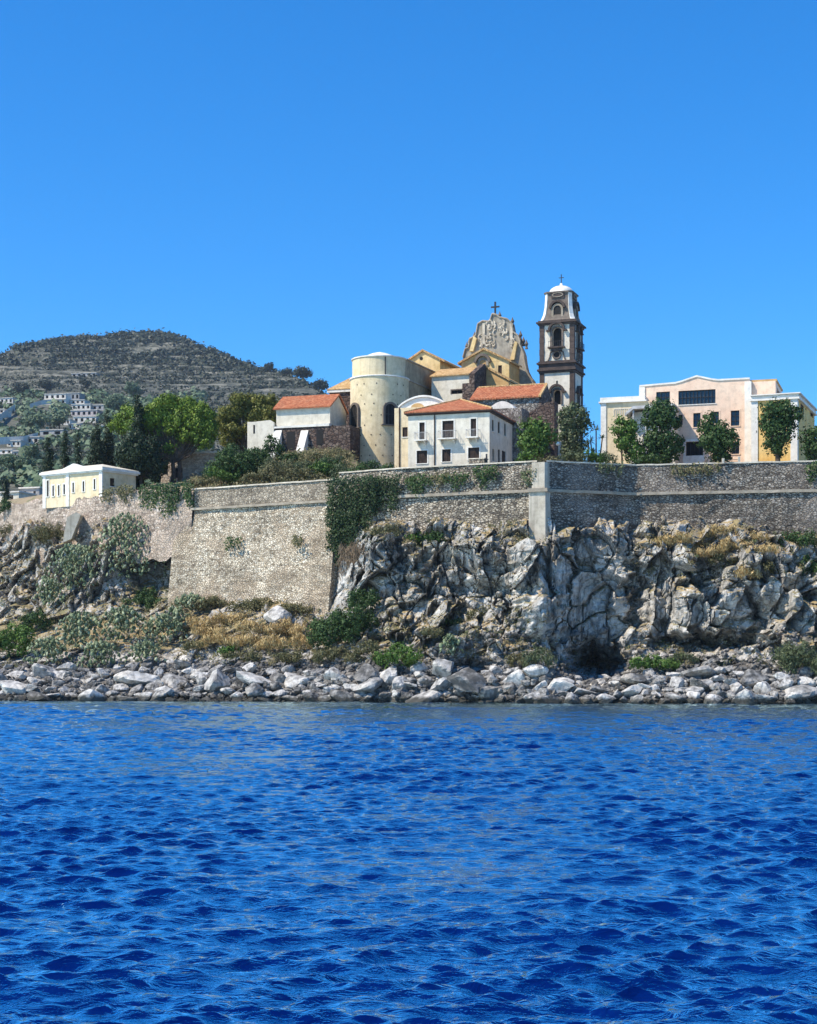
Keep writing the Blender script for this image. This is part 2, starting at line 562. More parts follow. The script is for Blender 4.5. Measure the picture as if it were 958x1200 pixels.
M['leaf_brown'] = m_leaf('dry_root_stem', (.10, .07, .045), (.19, .14, .09), (.26, .20, .13), trans=.1)
M['pad'] = m_leaf('cactus_pad', (.045, .07, .035), (.17, .21, .11), (.48, .50, .34), trans=.0, rough=.5)
M['leaf_hill'] = m_leaf('hill_scrub', (.018, .026, .016), (.038, .050, .031), (.08, .088, .058), trans=.1)
M['leaf_hillgreen'] = m_leaf('hill_trees', (.05, .085, .045), (.115, .165, .085), (.19, .225, .13), trans=.1)
M['leaf_ivy'] = m_leaf('ivy_leaf', (.010, .024, .008), (.028, .054, .014), (.055, .085, .022), trans=.1)

# ------------------------------------------------------------------ where the land stands
WALL_PX = np.array([-140, -80, 0, 60, 130, 200, 228, 280, 384, 400, 440, 471, 520, 600, 636, 690, 745, 850, 958, 1040, 1130], float)
WALL_Y = np.array([282, 266, 245, 231, 222.8, 216, 214, 210.3, 203, 202, 199.3, 197.2, 194.9, 191.4, 190, 192, 194, 192, 190, 188, 186], float)


def wall_Y(px):
    return np.interp(px, WALL_PX, WALL_Y)


ROWS = np.array([540, 610, 640, 680, 720, 750, 775, 800, 830, 850], float)
TAB = [  # px, then depth at each row
    (-140, 286, 283, 280, 272, 256, 236, 214, 203, 190, 182), (-80, 268, 267, 264, 258, 243, 225, 206, 196, 186, 178),
    (0, 247, 246, 242, 237, 228, 214.5, 203, 194, 184, 176), (60, 234, 233, 230, 226.5, 220, 210, 201, 193, 183, 175),
    (130, 225.5, 224.5, 221, 219, 214.5, 207, 199, 192, 182.5, 174), (170, 222, 221, 221.5, 221, 213.5, 205, 198, 191.3, 182.2, 174),
    (205, 220, 220, 220, 219, 211, 204, 197, 191, 182, 174), (280, 213, 213, 213, 212, 204.5, 198, 193, 188, 181, 173),
    (380, 207, 206, 206, 206, 200.5, 195, 190, 186, 180, 172), (404, 204.5, 204, 203, 201, 197, 192, 188, 184.5, 179.5, 171),
    (440, 201, 200, 196, 195, 193.5, 190.5, 186.5, 183, 179, 171), (520, 197, 196.2, 192.5, 191.5, 190, 187.5, 184, 181, 178, 170),
    (600, 194, 192.2, 189, 188, 187, 185.5, 182.5, 179.5, 176.5, 169), (636, 192.5, 190.5, 187, 186, 185.5, 185, 181.5, 178, 175, 167),
    (690, 194.5, 192.8, 191.3, 191.3, 191.2, 191, 188, 180, 173.5, 166), (745, 196.5, 194.6, 192.8, 192.4, 191.5, 189.5, 184.5, 178, 172.5, 165),
    (850, 194.5, 193, 189, 186.5, 185.5, 186.5, 183, 177, 171.5, 164), (958, 192.5, 191, 188, 186, 184.5, 183, 180, 176, 171, 164),
    (1040, 190.5, 189, 186, 184, 182.5, 181, 178, 174, 169, 162), (1130, 188, 187, 184, 182, 180, 179, 176, 172, 167, 160)]
TPX = np.array([t[0] for t in TAB], float)
TYY = np.array([t[1:] for t in TAB], float)
HOLLOWS = [  # px, py, half-width, half-height, metres in (+) or out (-)
    (704, 780, 31, 17, 14), (690, 772, 16, 14, 6), (722, 786, 14, 9, 3), (832, 753, 66, 8, 5.5), (632, 716, 26, 26, -3.0), (744, 690, 9, 48, 2.2),
    (590, 700, 7, 40, 1.8), (470, 662, 13, 42, 2.0), (176, 668, 20, 32, 4.5), (556, 781, 17, 9, 3.0), (36, 716, 7, 26, 3.0),
    (800, 690, 30, 26, -1.2), (505, 668, 10, 30, 1.6), (540, 690, 14, 26, 1.3), (420, 690, 14, 26, -1.2), (905, 720, 16, 20, 1.8),
    (685, 700, 26, 50, 1.0), (575, 650, 10, 26, -1.2), (60, 640, 12, 22, -1.5), (10, 690, 14, 26, -1.5), (860, 660, 40, 12, -1.0),
    (445, 640, 12, 16, -1.2), (560, 735, 40, 22, -1.0)]


def cliff_Y(px, py, hollows=True):
    px = np.atleast_1d(np.asarray(px, float)); py = np.atleast_1d(np.asarray(py, float))
    px, py = np.broadcast_arrays(px, py)
    i = np.clip(np.searchsorted(TPX, px) - 1, 0, len(TPX) - 2)
    j = np.clip(np.searchsorted(ROWS, py) - 1, 0, len(ROWS) - 2)
    s = np.clip((px - TPX[i]) / (TPX[i + 1] - TPX[i]), 0, 1); t = np.clip((py - ROWS[j]) / (ROWS[j + 1] - ROWS[j]), 0, 1)
    y = (TYY[i, j] * (1 - s) + TYY[i + 1, j] * s) * (1 - t) + (TYY[i, j + 1] * (1 - s) + TYY[i + 1, j + 1] * s) * t
    if hollows:
        px, py = px + 4 * np.sin(py * .31 + px * .09) + 2 * np.sin(py * .8), py + 2.5 * np.sin(px * .21) + 1.5 * np.sin(px * .47 + 1)
        for hx, hy, wx, wy, d in HOLLOWS:
            y = y + d * np.exp(-(np.abs((px - hx) / wx) ** 2.2) - (np.abs((py - hy) / wy) ** 2.2))
    return y


def on_cliff(px, py):
    Y = float(cliff_Y(px, py)[0])
    return P(px, py, Y)


# ------------------------------------------------------------------ cliff
pxs = np.arange(-138, 1128, 1.15)
pys = np.concatenate([np.arange(600, 836, 1.0), [842, 848]])
PX, PY = np.meshgrid(pxs, pys)
YY = cliff_Y(PX.ravel(), PY.ravel())
pts = np.stack([(PX.ravel() - CX) * YY / F, YY, HC - (PY.ravel() - HZ) * YY / F], 1)
pxr, pyr = PX.ravel(), PY.ravel()
rough = sstep(395, 430, pxr) * (1 - sstep(748, 776, pyr)) + (1 - sstep(120, 190, pxr)) * (1 - sstep(690, 730, pyr)) * .9
rough = np.clip(rough, .38, 1) * (.35 + .65 * sstep(604, 622, pyr))
slab = np.exp(-((pxr - 690) / 62) ** 4 - ((pyr - 715) / 60) ** 4) + np.exp(-((pxr - 632) / 24) ** 4 - ((pyr - 716) / 26) ** 4)
slab = np.clip(slab, 0, 1)
warp = np.stack([fbm(pts * .12 + 5, 3, 31), fbm(pts * .12 + 50, 3, 32), fbm(pts * .12 + 90, 3, 33)], 1) * 2.2
q = (pts + warp) * np.array([1, 1, .85])
big, eb = facets(q / 4.8, 11, 1.25)
med, em = facets(q / 2.0 + 9, 21, 1.3)
rid = fbm(q / 5.0, 5, 41, .55, True)
fine = fbm(pts / .8, 4, 51, .6)
sml, es = facets(q / .85 + 4, 61, 1.0)
jag = fbm(pts * np.array([1, 1, .75]) / 1.9, 5, 71, .62, True)
vcr = fbm(np.stack([pts[:, 0] / 1.5 + warp[:, 0] * .5, pts[:, 1] / 3, pts[:, 2] / 9], 1), 3, 81, .5, True)
crk = fbm(pts * np.array([1, 1, .8]) / 4.2 + warp * .3, 3, 121, .5, True)
d = rough * (2.8 * big * (1 - .5 * slab) + 1.6 * med * (1 - .7 * slab) + .5 * sml * (1 - .75 * slab) + .7 * rid * (1 - .6 * slab) + .36 * jag * (1 - .8 * slab) + .16 * fine)
d -= rough * (1.0 * (1 - sstep(0, .04, eb)) * sstep(-.5, .1, rid) + .5 * (1 - sstep(0, .08, em)) * (1 - .7 * slab) * sstep(-.3, .2, jag) + .9 * sstep(.72, .97, vcr) + 2.0 * sstep(.82, .98, crk))
# strata: thin ledges that dip gently
lay = np.sin((pts[:, 2] + pts[:, 0] * .12 + warp[:, 2] * .8) * 2.1) * .12 + np.sign(np.sin((pts[:, 2] + pts[:, 0] * .1 + warp[:, 1]) * 1.35)) * .16
d += rough * lay * (1 - slab)
Yd = YY - d
pts2 = np.stack([(pxr - CX) * YY / F + warp[:, 0] * 0, Yd, HC - (pyr - HZ) * YY / F + .35 * rough * med], 1)
me = mesh_np('cliff', pts2, grid_faces(len(pys), len(pxs))[:, ::-1], M['rock'], False)
cl = link(bpy.data.objects.new('cliff', me))
tag(cl, kind='structure')
CL_Y = Yd.reshape(len(pys), len(pxs))


def surf(px, py):
    """point on the finished cliff surface"""
    i = int(np.clip(np.searchsorted(pys, py), 0, len(pys) - 1)); j = int(np.clip(np.searchsorted(pxs, px), 0, len(pxs) - 1))
    return Vector(pts2[i * len(pxs) + j])


# ------------------------------------------------------------------ plateau behind the walls
def plateau_Z(X, Y):
    X = np.atleast_1d(np.asarray(X, float)); Y = np.atleast_1d(np.asarray(Y, float))
    px = CX + F * X / Y
    dd = Y - wall_Y(px)
    left = 1 - sstep(430, 470, px)
    z = 26.9 + .4 * (1 - left) + left * 4.0 * sstep(4, 26, dd) + 3.0 * np.exp(-((px - 365) / 60) ** 4) * sstep(4, 30, dd)
    return z


gpx = np.linspace(-138, 1128, 190)
gd = np.concatenate([[.55, .9, 1.5], np.linspace(3, 60, 40), [80, 110, 160]])
G1, G2 = np.meshgrid(gpx, gd)
gy = wall_Y(G1.ravel()) + G2.ravel()
gx = (G1.ravel() - CX) * gy / F
gz = plateau_Z(gx, gy)
gp = np.stack([gx, gy, gz], 1)
gz = gz + .18 * fbm(gp / 2.0, 4, 61)
gz[:len(gpx)] = 26.6
t = NT('plateau_earth')
c = t.ramp(t.noise(.35, 7, .65), [(.35, (.16, .13, .08)), (.5, (.28, .22, .14)), (.65, (.12, .13, .06))])
M['earth'] = t.out(c, .95, t.bump(t.noise(4, 5), .5, .1))
me = mesh_np('plateau_ground', np.stack([gx, gy, gz], 1), grid_faces(len(gd), len(gpx)), M['earth'], True)
tag(link(bpy.data.objects.new('plateau_ground', me)), kind='structure')

# ------------------------------------------------------------------ fortress walls
ZT, ZS = 27.9, 24.5


def wall_mesh(px0, px1, rows, noise=.12, step=.45, seed=0, yfun=None):
    """rows: (z, metres out towards the sea). Returns verts, faces of the face of a wall along the wall line, with a return behind the top"""
    a, b = P(px0, 700, float(wall_Y(px0))), P(px1, 700, float(wall_Y(px1)))
    n = max(6, int((b - a).length / step))
    pp = np.linspace(px0, px1, n)
    Yw = wall_Y(pp)
    X = (pp - CX) * Yw / F
    tx = np.gradient(X); ty = np.gradient(Yw)
    ln = np.hypot(tx, ty)
    nx, ny = ty / ln, -tx / ln                       # towards the sea
    out = []
    for z, o in rows:
        out.append(np.stack([X + nx * o, Yw + ny * o, np.full(n, z)], 1))
    v = np.concatenate(out)
    nn = noise * fbm(v / 1.3, 4, 70 + seed) + noise * .8 * fbm(v / 5, 2, 80 + seed)
    inner = np.repeat([1 if o > -.5 else 0 for z, o in rows], n)
    v[:, 1] -= nn * inner
    return v, grid_faces(len(rows), n), n


def wall_rows(zb, zt, batter=0.0, k=.45):
    zz = np.linspace(zb, zt, max(3, int((zt - zb) / k)))
    return [(z, batter * (zt - z) / (zt - zb)) for z in zz]


def sweep(px0, px1, z, w, h, mat, name, parent, out=0.0, seed=0, step=.6):
    """a moulding or coping of w x h swept along the wall line; ends closed"""
    rows = [(z, out - .001), (z, out + w), (z + h, out + w), (z + h, out - .001)]
    a, b = P(px0, 700, float(wall_Y(px0))), P(px1, 700, float(wall_Y(px1)))
    n = max(4, int((b - a).length / step))
    pp = np.linspace(px0, px1, n)
    Yw = wall_Y(pp); X = (pp - CX) * Yw / F
    tx = np.gradient(X); ty = np.gradient(Yw); ln = np.hypot(tx, ty)
    nx, ny = ty / ln, -tx / ln
    v = np.concatenate([np.stack([X + nx * o, Yw + ny * o, np.full(n, zz)], 1) for zz, o in rows])
    v[:, 2] += .05 * fbm(v / 1.5, 3, 90 + seed); v[:, 1] += .05 * fbm(v / 1.2, 3, 95 + seed)
    f = grid_faces(4, n)
    f = np.concatenate([f, np.stack([np.arange(n - 1) + 3 * n, np.arange(1, n) + 3 * n, np.arange(1, n), np.arange(n - 1)], 1)])
    me = mesh_np(name, v, f, mat)
    return link(bpy.data.objects.new(name, me), parent)


def fort_wall(name, label, px0, px1, zb, mat, string=True, batter=0.0, pmat=None, zt=ZT, noise=.14, seed=0, topnoise=0.0, coping=True, cat='fortress wall'):
    root = thing(name, label, cat, P(px0, 700, float(wall_Y(px0))))
    inv = Matrix.Translation(-root.location)
    kids = []
    low = wall_rows(zb, ZS if string else zt, batter)
    v, f, n = wall_mesh(px0, px1, low if string else low + [(zt, -1.0)], noise, seed=seed)
    if topnoise and not string:
        k = v[:, 2] > zt - 1.5
        v[k, 2] += topnoise * fbm(np.stack([v[k, 0] / 2.5, v[k, 1] / 2.5, 0 * v[k, 0]], 1), 3, 77)
    kb = v[:, 2] < zb + 1.6
    v[kb, 2] += 2.2 * fbm(np.stack([v[kb, 0] / 3, v[kb, 1] / 3, v[kb, 2] * 0], 1), 3, 78)
    kids.append(link(bpy.data.objects.new('wall_face', mesh_np('wall_face', v, f, mat))))
    if string:
        up = wall_rows(ZS, zt, 0)
        v, f, n = wall_mesh(px0, px1, up + [(zt, -.9)], noise * .7, seed=seed + 3)
        kids.append(link(bpy.data.objects.new('parapet', mesh_np('parapet', v, f, pmat or mat))))
        kids.append(sweep(px0, px1, ZS - .16, .34, .34, M['string'], 'string_course', None, seed=seed))
    if coping:
        kids.append(sweep(px0, px1, zt, 1.05, .16, M['coping'], 'coping', None, out=-.9, seed=seed + 1))
    for k in kids:
        k.parent = root
        k.matrix_parent_inverse = inv
    return root


fort_wall('rubble_wall', 'long pinkish rubble wall below the small yellow house at the left edge', -138, 227, 18.2, M['wall_left'], string=False, batter=.8, zt=27.6, noise=.3, seed=1, topnoise=.9, coping=False)
fort_wall('curtain_wall', 'sunlit stone curtain wall between the ivy thicket and the pale corner buttress', 398, 630, 19.0, M['wall_mid'], seed=5, noise=.22)
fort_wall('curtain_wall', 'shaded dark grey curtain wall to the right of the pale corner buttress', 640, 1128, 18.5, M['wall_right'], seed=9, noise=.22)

# bastion: thicker, its face stands out below the string course
b_root = thing('bastion_wall', 'big pale battered bastion wall with grey parapet, left of the ivy thicket', 'bastion', P(228, 700, 214))
inv = Matrix.Translation(-b_root.location)
kids = []
rows = wall_rows(9.5, ZS, 2.0)
v, f, n = wall_mesh(228, 395, rows, .2, seed=12)
# the left edge leans out to the left below the ledge
Xl, Xr = v[:, 0].min(), v[:, 0].max()
s_ = sstep(0, .35, 1 - (v[:, 0] - Xl) / (Xr - Xl)); k_ = sstep(.8, 4.6, ZS - v[:, 2])
v[:, 0] -= 2.7 * s_ * k_; v[:, 1] += 1.4 * s_ * k_
kids.append(link(bpy.data.objects.new('bastion_face', mesh_np('bastion_face', v, f, M['wall_bastion']))))
nv = v.reshape(len(rows), n, 3)
for col_, back in ((0, (3.5, 9)), (n - 1, (4.5, 7))):          # the two flanks
    e0 = nv[:, col_, :]
    e1 = e0 + np.array([back[0], back[1], 0])
    seg = np.stack([e0 * (1 - t) + e1 * t for t in np.linspace(0, 1, 6)], 1).reshape(-1, 3)
    fl = mesh_np('flank', seg, grid_faces(len(rows), 6), M['wall_bastion'])
    kids.append(link(bpy.data.objects.new('flank', fl)))
up = wall_rows(ZS, 27.1, 0)
v, f, n = wall_mesh(228, 398, up + [(27.1, -.9)], .08, seed=14)
kids.append(link(bpy.data.objects.new('parapet', mesh_np('parapet', v, f, M['wall_parapet']))))
kids.append(sweep(226, 398, ZS - .14, .42, .3, M['string'], 'string_course', None, seed=2))
kids.append(sweep(226, 398, 27.1, 1.1, .17, M['coping'], 'coping', None, out=-.95, seed=3))
for k in kids:
    k.parent = b_root; k.matrix_parent_inverse = inv

# corner buttress: a pale dressed pier at the salient angle
fc = Fac(636, 189.6, 20)
bt = fc.thing('corner_buttress', 'pale smooth corner buttress where the sunlit and shaded walls meet', 'buttress')
m = MB()
x0 = fc.fx(621)
m.prism([(x0, -.35), (.45, -.35), (.62, .3), (.8, 1.6), (x0, 1.2)], 16.5, ZS, 'z')
m.build('pier', M['quoin'], bt)
m = MB(); m.prism([(x0 + .3, -.1), (.3, -.1), (.55, .4), (.7, 1.6), (x0 + .3, 1.2)], ZS, ZT - .1, 'z'); m.build('upper_pier', M['quoin'], bt)
m = MB(); m.box(x0 - .1, .75, -.6, 1.2, ZS - .2, ZS + .22); m.build('band', M['string'], bt)

# a leaning broken slab below the small yellow house
sl = thing('wall_fragment', 'leaning broken slab of pale wall jutting from the rubble below the small yellow house', 'wall fragment', P(84, 634, 225.2))
m = MB(); m.prism([(-1.0, -.3), (.2, .2), (1.5, 3.5), (.9, 3.9), (-.4, 3.2)], -1.2, .9, 'y'); m.build('slab', M['quoin'], sl)

# ------------------------------------------------------------------ the sea
ys = [11.0]
while ys[-1] < 186: ys.append(ys[-1] + max(.036, .0019 * ys[-1]))
ys = np.array(ys + [205.0])
_h = np.concatenate([np.arange(0, .205, .00056), np.arange(.205, .471, .0013)]); ss = np.concatenate([-_h[:0:-1], _h])
SS, SY = np.meshgrid(ss, ys)
sx = (SS * (SY + 40)).ravel(); sy = SY.ravel()
r2 = np.random.default_rng(5)
zz = np.zeros_like(sx); dx_ = np.zeros_like(sx); dy_ = np.zeros_like(sx)
lam = np.exp(np.linspace(np.log(.17), np.log(9.0), 96))
for L in lam:
    k = 2 * math.pi / L
    th = r2.normal(R(-83), R(24))
    w = math.exp(-((math.log(L) - math.log(.62)) / 1.0) ** 2) + .22
    if L > 5: w *= .5
    a = .078 * w / k
    ph = r2.uniform(0, 2 * math.pi)
    kx, ky = math.cos(th), math.sin(th)
    res = sstep(2.0, 3.6, L / np.maximum(.0019 * sy, .0008 * sy + .01))
    arg = k * (sx * kx + sy * ky) + ph
    zz += a * res * np.sin(arg)
    dx_ += a * res * kx * np.cos(arg); dy_ += a * res * ky * np.cos(arg)
# gusts: patches of livelier and calmer water
gust = np.clip(.95 + .75 * fbm(np.stack([sx / 11, sy / 20, 0 * sx], 1), 3, 3), .4, 1.5)
edge = (1 - sstep(.41, .468, np.abs(SS.ravel()))) * (1 - sstep(176, 186, sy)) * sstep(11, 13, sy)
zz *= gust * edge; dx_ *= gust * edge; dy_ *= gust * edge
sv = np.stack([sx + .75 * dx_, sy + .75 * dy_, zz], 1)
nr, nc = len(ys), len(ss)
sf = grid_faces(nr, nc)
L0, L1, R0, R1 = 0, (nr - 1) * nc, nc - 1, nr * nc - 1
ext = np.array([(-7000, -7000, 0), (7000, -7000, 0), (7000, 11, 0), (7000, 205, 0), (7000, 9000, 0), (-7000, 9000, 0), (-7000, 205, 0), (-7000, 11, 0)], float)
b = len(sv)
sv = np.concatenate([sv, ext])
extra = [(b, b + 1, b + 2, b + 7), (b + 7, L0, L1, b + 6), (R0, b + 2, b + 3, R1), (b + 6, b + 3, b + 4, b + 5)]
# the long flat sheets meet the wave patch along its straight edges
sf = np.concatenate([sf, np.array(extra)])
t = NT('sea_water')
bcol = t.ramp(t.noise(.05, 3, kind='Object', s=(1, .5, 1)), [(.35, (.0004, .008, .08)), (.65, (.0006, .015, .115))])
g0 = t.noise(9.0, 3, .6, (.4, 1.0, 1), dist=.4); g1 = t.noise(3.6, 4, .62, (.42, 1.0, 1), dist=.6); g2 = t.noise(1.3, 3, .5, (.45, 1.0, 1))
rg = t.math('ABSOLUTE', t.math('SUBTRACT', g1, .5))
hh = t.math('ADD', t.math('ADD', t.math('MULTIPLY', rg, -.75), t.math('MULTIPLY', g0, .12)), t.math('MULTIPLY', g2, .7))
gp_n = t.ramp(t.noise(.09, 3, .5, (1, .6, 1)), [(.35, .45), (.65, 1.0)])
nb = t.bump(t.math('MULTIPLY', hh, gp_n), 1.0, .2)
di = t.n('BsdfDiffuse', Color=bcol, Normal=nb)
gl_ = t.n('BsdfGlossy', Color=(.74, .97, 1.0, 1), Roughness=.05, Normal=nb)
fr_ = t.n('Fresnel', IOR=1.45, Normal=nb)
fac = t.ramp(fr_.outputs[0], [(.04, .0), (.065, .06), (.095, .66), (.14, 1.0)])
mx = t.n('MixShader'); t.t.links.new(fac, mx.inputs[0]); t.t.links.new(di.outputs[0], mx.inputs[1]); t.t.links.new(gl_.outputs[0], mx.inputs[2])
t.t.links.new(mx.outputs[0], t.t.nodes['Material Output'].inputs[0])
M['sea'] = t.m
me = mesh_np('sea', sv, sf, M['sea'], True)
tag(link(bpy.data.objects.new('sea', me)), kind='structure')
# seabed closes the view down through nothing: the water is opaque, so none is needed

# ------------------------------------------------------------------ windows, doors
def bx(m, side, pos, a0, a1, d0, d1, z0, z1):
    """box on a wall face: a along the wall, d inward from it (negative = proud)"""
    if side == 'F': m.box(a0, a1, pos + d0, pos + d1, z0, z1)
    else: m.box(pos - d1, pos - d0, a0, a1, z0, z1)


def window(parent, r, side='F', pos=0.0, depth=.3, kind='shutter', nm=1, nt=1, sill=True, trim=None, fr=None, label=None):
    """r = (a0, a1, z0, z1) of the opening. frame as the part, its leaf or pane as sub-part"""
    a0, a1, z0, z1 = r
    w = .07
    m = MB()
    bx(m, side, pos, a0, a0 + w, .12, depth, z0, z1); bx(m, side, pos, a1 - w, a1, .12, depth, z0, z1)
    bx(m, side, pos, a0 + w, a1 - w, .12, depth, z1 - w, z1); bx(m, side, pos, a0 + w, a1 - w, .12, depth, z0, z0 + w)
    for i in range(1, nm + 1):
        x = a0 + (a1 - a0) * i / (nm + 1)
        bx(m, side, pos, x - w / 2, x + w / 2, .13, depth - .05, z0 + w, z1 - w)
    for i in range(1, nt + 1):
        z = z0 + (z1 - z0) * i / (nt + 1)
        bx(m, side, pos, a0 + w, a1 - w, .14, depth - .06, z - w / 2, z + w / 2)
    f = m.build('window', fr or M['shutter'], parent)
    m = MB()
    if kind == 'shutter':
        n = max(4, int((z1 - z0) / .16))
        for i in range(n):
            z = z0 + w + (z1 - z0 - 2 * w) * i / n
            bx(m, side, pos, a0 + w, a1 - w, .16, depth - .01, z, z + (z1 - z0 - 2 * w) / n * .72)
        bx(m, side, pos, a0, a1, depth - .012, depth + .02, z0, z1)
        m.build('shutter', M['shutter'], f)
    elif kind == 'glass':
        bx(m, side, pos, a0, a1, depth - .03, depth + .02, z0, z1); m.build('pane', M['glass'], f)
    else:
        bx(m, side, pos, a0, a1, depth - .03, depth + .02, z0, z1); m.build('dark_interior', M['dark'], f)
    if sill:
        m = MB(); bx(m, side, pos, a0 - .12, a1 + .12, -.1, .1, z0 - .1, z0); m.build('sill', trim or M['offwhite'], f)
    if trim is not None:
        m = MB()
        t = .16
        bx(m, side, pos, a0 - t, a0, -.04, .05, z0, z1); bx(m, side, pos, a1, a1 + t, -.04, .05, z0, z1); bx(m, side, pos, a0 - t, a1 + t, -.05, .05, z1, z1 + t)
        m.build('surround', trim, f)
    return f


def hip_roof(m, x0, x1, y0, y1, z, h, o=.5):
    x0 -= o; x1 += o; y0 -= o; y1 += o
    w = min(x1 - x0, y1 - y0) / 2
    if x1 - x0 >= y1 - y0:
        ra, rb = (x0 + w, (y0 + y1) / 2, z + h), (x1 - w, (y0 + y1) / 2, z + h)
    else:
        ra, rb = ((x0 + x1) / 2, y0 + w, z + h), ((x0 + x1) / 2, y1 - w, z + h)
    c = [(x0, y0, z), (x1, y0, z), (x1, y1, z), (x0, y1, z)]
    vs = c + [ra, rb] + [(p[0], p[1], z - .14) for p in c]
    if x1 - x0 >= y1 - y0:
        fs = [(0, 1, 5, 4), (1, 2, 5), (2, 3, 4, 5), (3, 0, 4)]
    else:
        fs = [(0, 1, 4), (1, 2, 5, 4), (2, 3, 5), (3, 0, 4, 5)]
    fs += [(6, 7, 1, 0), (7, 8, 2, 1), (8, 9, 3, 2), (9, 6, 0, 3), (9, 8, 7, 6)]
    return m.add(vs, fs)


def ridge_caps(m, pts, r=.13):
    for a, b in pts: m.tube(a, b, r, r, 6)


# ------------------------------------------------------------------ white house with the red hipped roof
fc = Fac(574, 211.5, 18)
h = fc.thing('white_house', 'white two-storey house with red hipped roof and three small balconies above the wall', 'house')
xl = fc.fx(478.5); ze = fc.f(574, 480)[1]; zb = 26.5
dep = fc.sd(601.5, 500)[0]
W1 = [(491.8, 498, 495, 515.5), (518.8, 532, 493, 513.5), (552, 558.5, 490.5, 512)]
W2 = [(488.7, 501, 528, 543), (518.5, 528.5, 526.5, 541), (549, 562, 524.5, 538.5)]
fh = [fc.rect(*w) for w in W1 + W2]
S1 = [(577, 579.2, 492, 505.5), (583.8, 586.2, 494.5, 508), (591.3, 593.4, 496.5, 511)]
S2 = [(577.5, 579.5, 526, 540.5), (584, 586.5, 526.8, 544), (588.5, 593, 528.5, 543)]
sh = [fc.srect(*w) for w in S1 + S2]
m = MB(); m.block(xl, 0, 0, dep, zb, ze, fh, sh); m.build('wall', M['white'], h)
for i, r in enumerate(fh): window(h, r, 'F', 0, .3, 'shutter', 1, 0, True, M['offwhite'])
for i, r in enumerate(sh): window(h, r, 'S', 0, .3, 'shutter', 0, 0, True)
m = MB(); hip_roof(m, xl, 0, 0, dep, ze + .12, 2.35, .45); rf = m.build('roof', M['tile'], h)
m = MB()
wv = (dep + .9) / 2
if -xl + .9 >= dep + .9: ra, rb = (xl - .45 + wv, dep / 2, ze + 2.47), (.45 - wv, dep / 2, ze + 2.47)
else:
    wv = (-xl + .9) / 2; ra, rb = (xl / 2, -.45 + wv, ze + 2.47), (xl / 2, dep + .45 - wv, ze + 2.47)
ridge_caps(m, [((-.0 + .45, -.45, ze + .15), ra if ra[1] < rb[1] - .1 else rb), ((xl - .45, -.45, ze + .15), ra), (ra, rb)])
m.build('ridge_tiles', M['tile2'], rf)
m = MB(); m.box(xl - .42, .42, -.42, dep + .42, ze - .16, ze - .03); m.box(xl - .2, .2, -.2, dep + .2, ze - .34, ze - .165); m.build('eaves', M['shutter'], h)
for w in W1:
    a0, a1, z0, z1 = fc.rect(*w)
    zc = z0 - .05; a0 -= .45; a1 += .45
    m = MB(); m.box(a0, a1, -.95, .02, zc - .16, zc); bal = m.build('balcony', M['offwhite'], h)
    for s in (a0 + .25, a1 - .4): m = MB(); m.prism([(-.8, zc - .16), (.02, zc - .16), (.02, zc - .75)], s, s + .15, 'x'); m.build('bracket', M['offwhite'], bal)
    m = MB()
    m.box(a0, a1, -.94, -.9, zc + .92, zc + .97)
    for s in (a0, a1 - .04): m.box(s, s + .04, -.9, 0, zc + .92, zc + .97)
    n = 9
    for i in range(n + 1):
        x = a0 + .02 + (a1 - a0 - .06) * i / n
        m.box(x, x + .025, -.935, -.91, zc, zc + .92)
    for i in range(1, 4):
        for s in (a0, a1 - .04): m.box(s, s + .025, -.9 + i * .22, -.875 + i * .22, zc, zc + .92)
    m.build('railing', M['roofgrey'], bal)
xd = fc.fx(509.7)
m = MB(); m.tube((xd, -.09, zb), (xd, -.09, ze - .3), .075, .075, 8); m.build('drainpipe', M['shutter'], h)

# yellow annex between the house and the round apse, with its vaulted roof
fc = Fac(482, 221.5, 18)
h = fc.thing('yellow_annex', 'narrow yellow annex with barrel vaulted roof squeezed between white house and round apse', 'annex')
xl = fc.fx(462.5); zt = fc.f(470, 478)[1]; xr = fc.fx(520)
r = fc.rect(471.8, 478, 500.5, 512)
m = MB(); m.block(xl, xr, 0, 7, 26.5, zt, [r], [], .3); m.build('wall', M['yellow'], h)
window(h, r, 'F', 0, .3, 'shutter', 0, 0, True)
xa, za = fc.f(467, 479); xb = fc.fx(524); zp = fc.f(495, 465.3)[1]
arc = [(xa + (xb - xa) * (i / 16), zt + .02 + (zp - zt) * math.sin(math.pi * i / 16) ** .8) for i in range(17)]
m = MB(); m.prism(arc, .25, 6.8, 'y'); m.build('vault', M['offwhite'], h)
m = MB()
for i in range(16):
    (x0, z0), (x1, z1) = arc[i], arc[i + 1]
    m.prism([(x0, z0 + .02), (x1, z1 + .02), (x1, z1 + .26), (x0, z0 + .26)], -.02, .5, 'y')
m.build('vault_edge', M['offwhite'], h)
lx, lz = fc.f(489, 476)
m = MB(); m.prism([(lx + .95 * math.cos(t), lz - .2 + .65 * math.sin(t)) for t in [math.pi * i / 10 for i in range(11)]], .16, .245, 'y'); m.build('lunette', M['orange'], h)
xd = fc.fx(468.5); m = MB(); m.tube((xd, -.1, 26.5), (xd, -.1, zt), .08, .08, 8); m.build('drainpipe', M['shutter'], h)

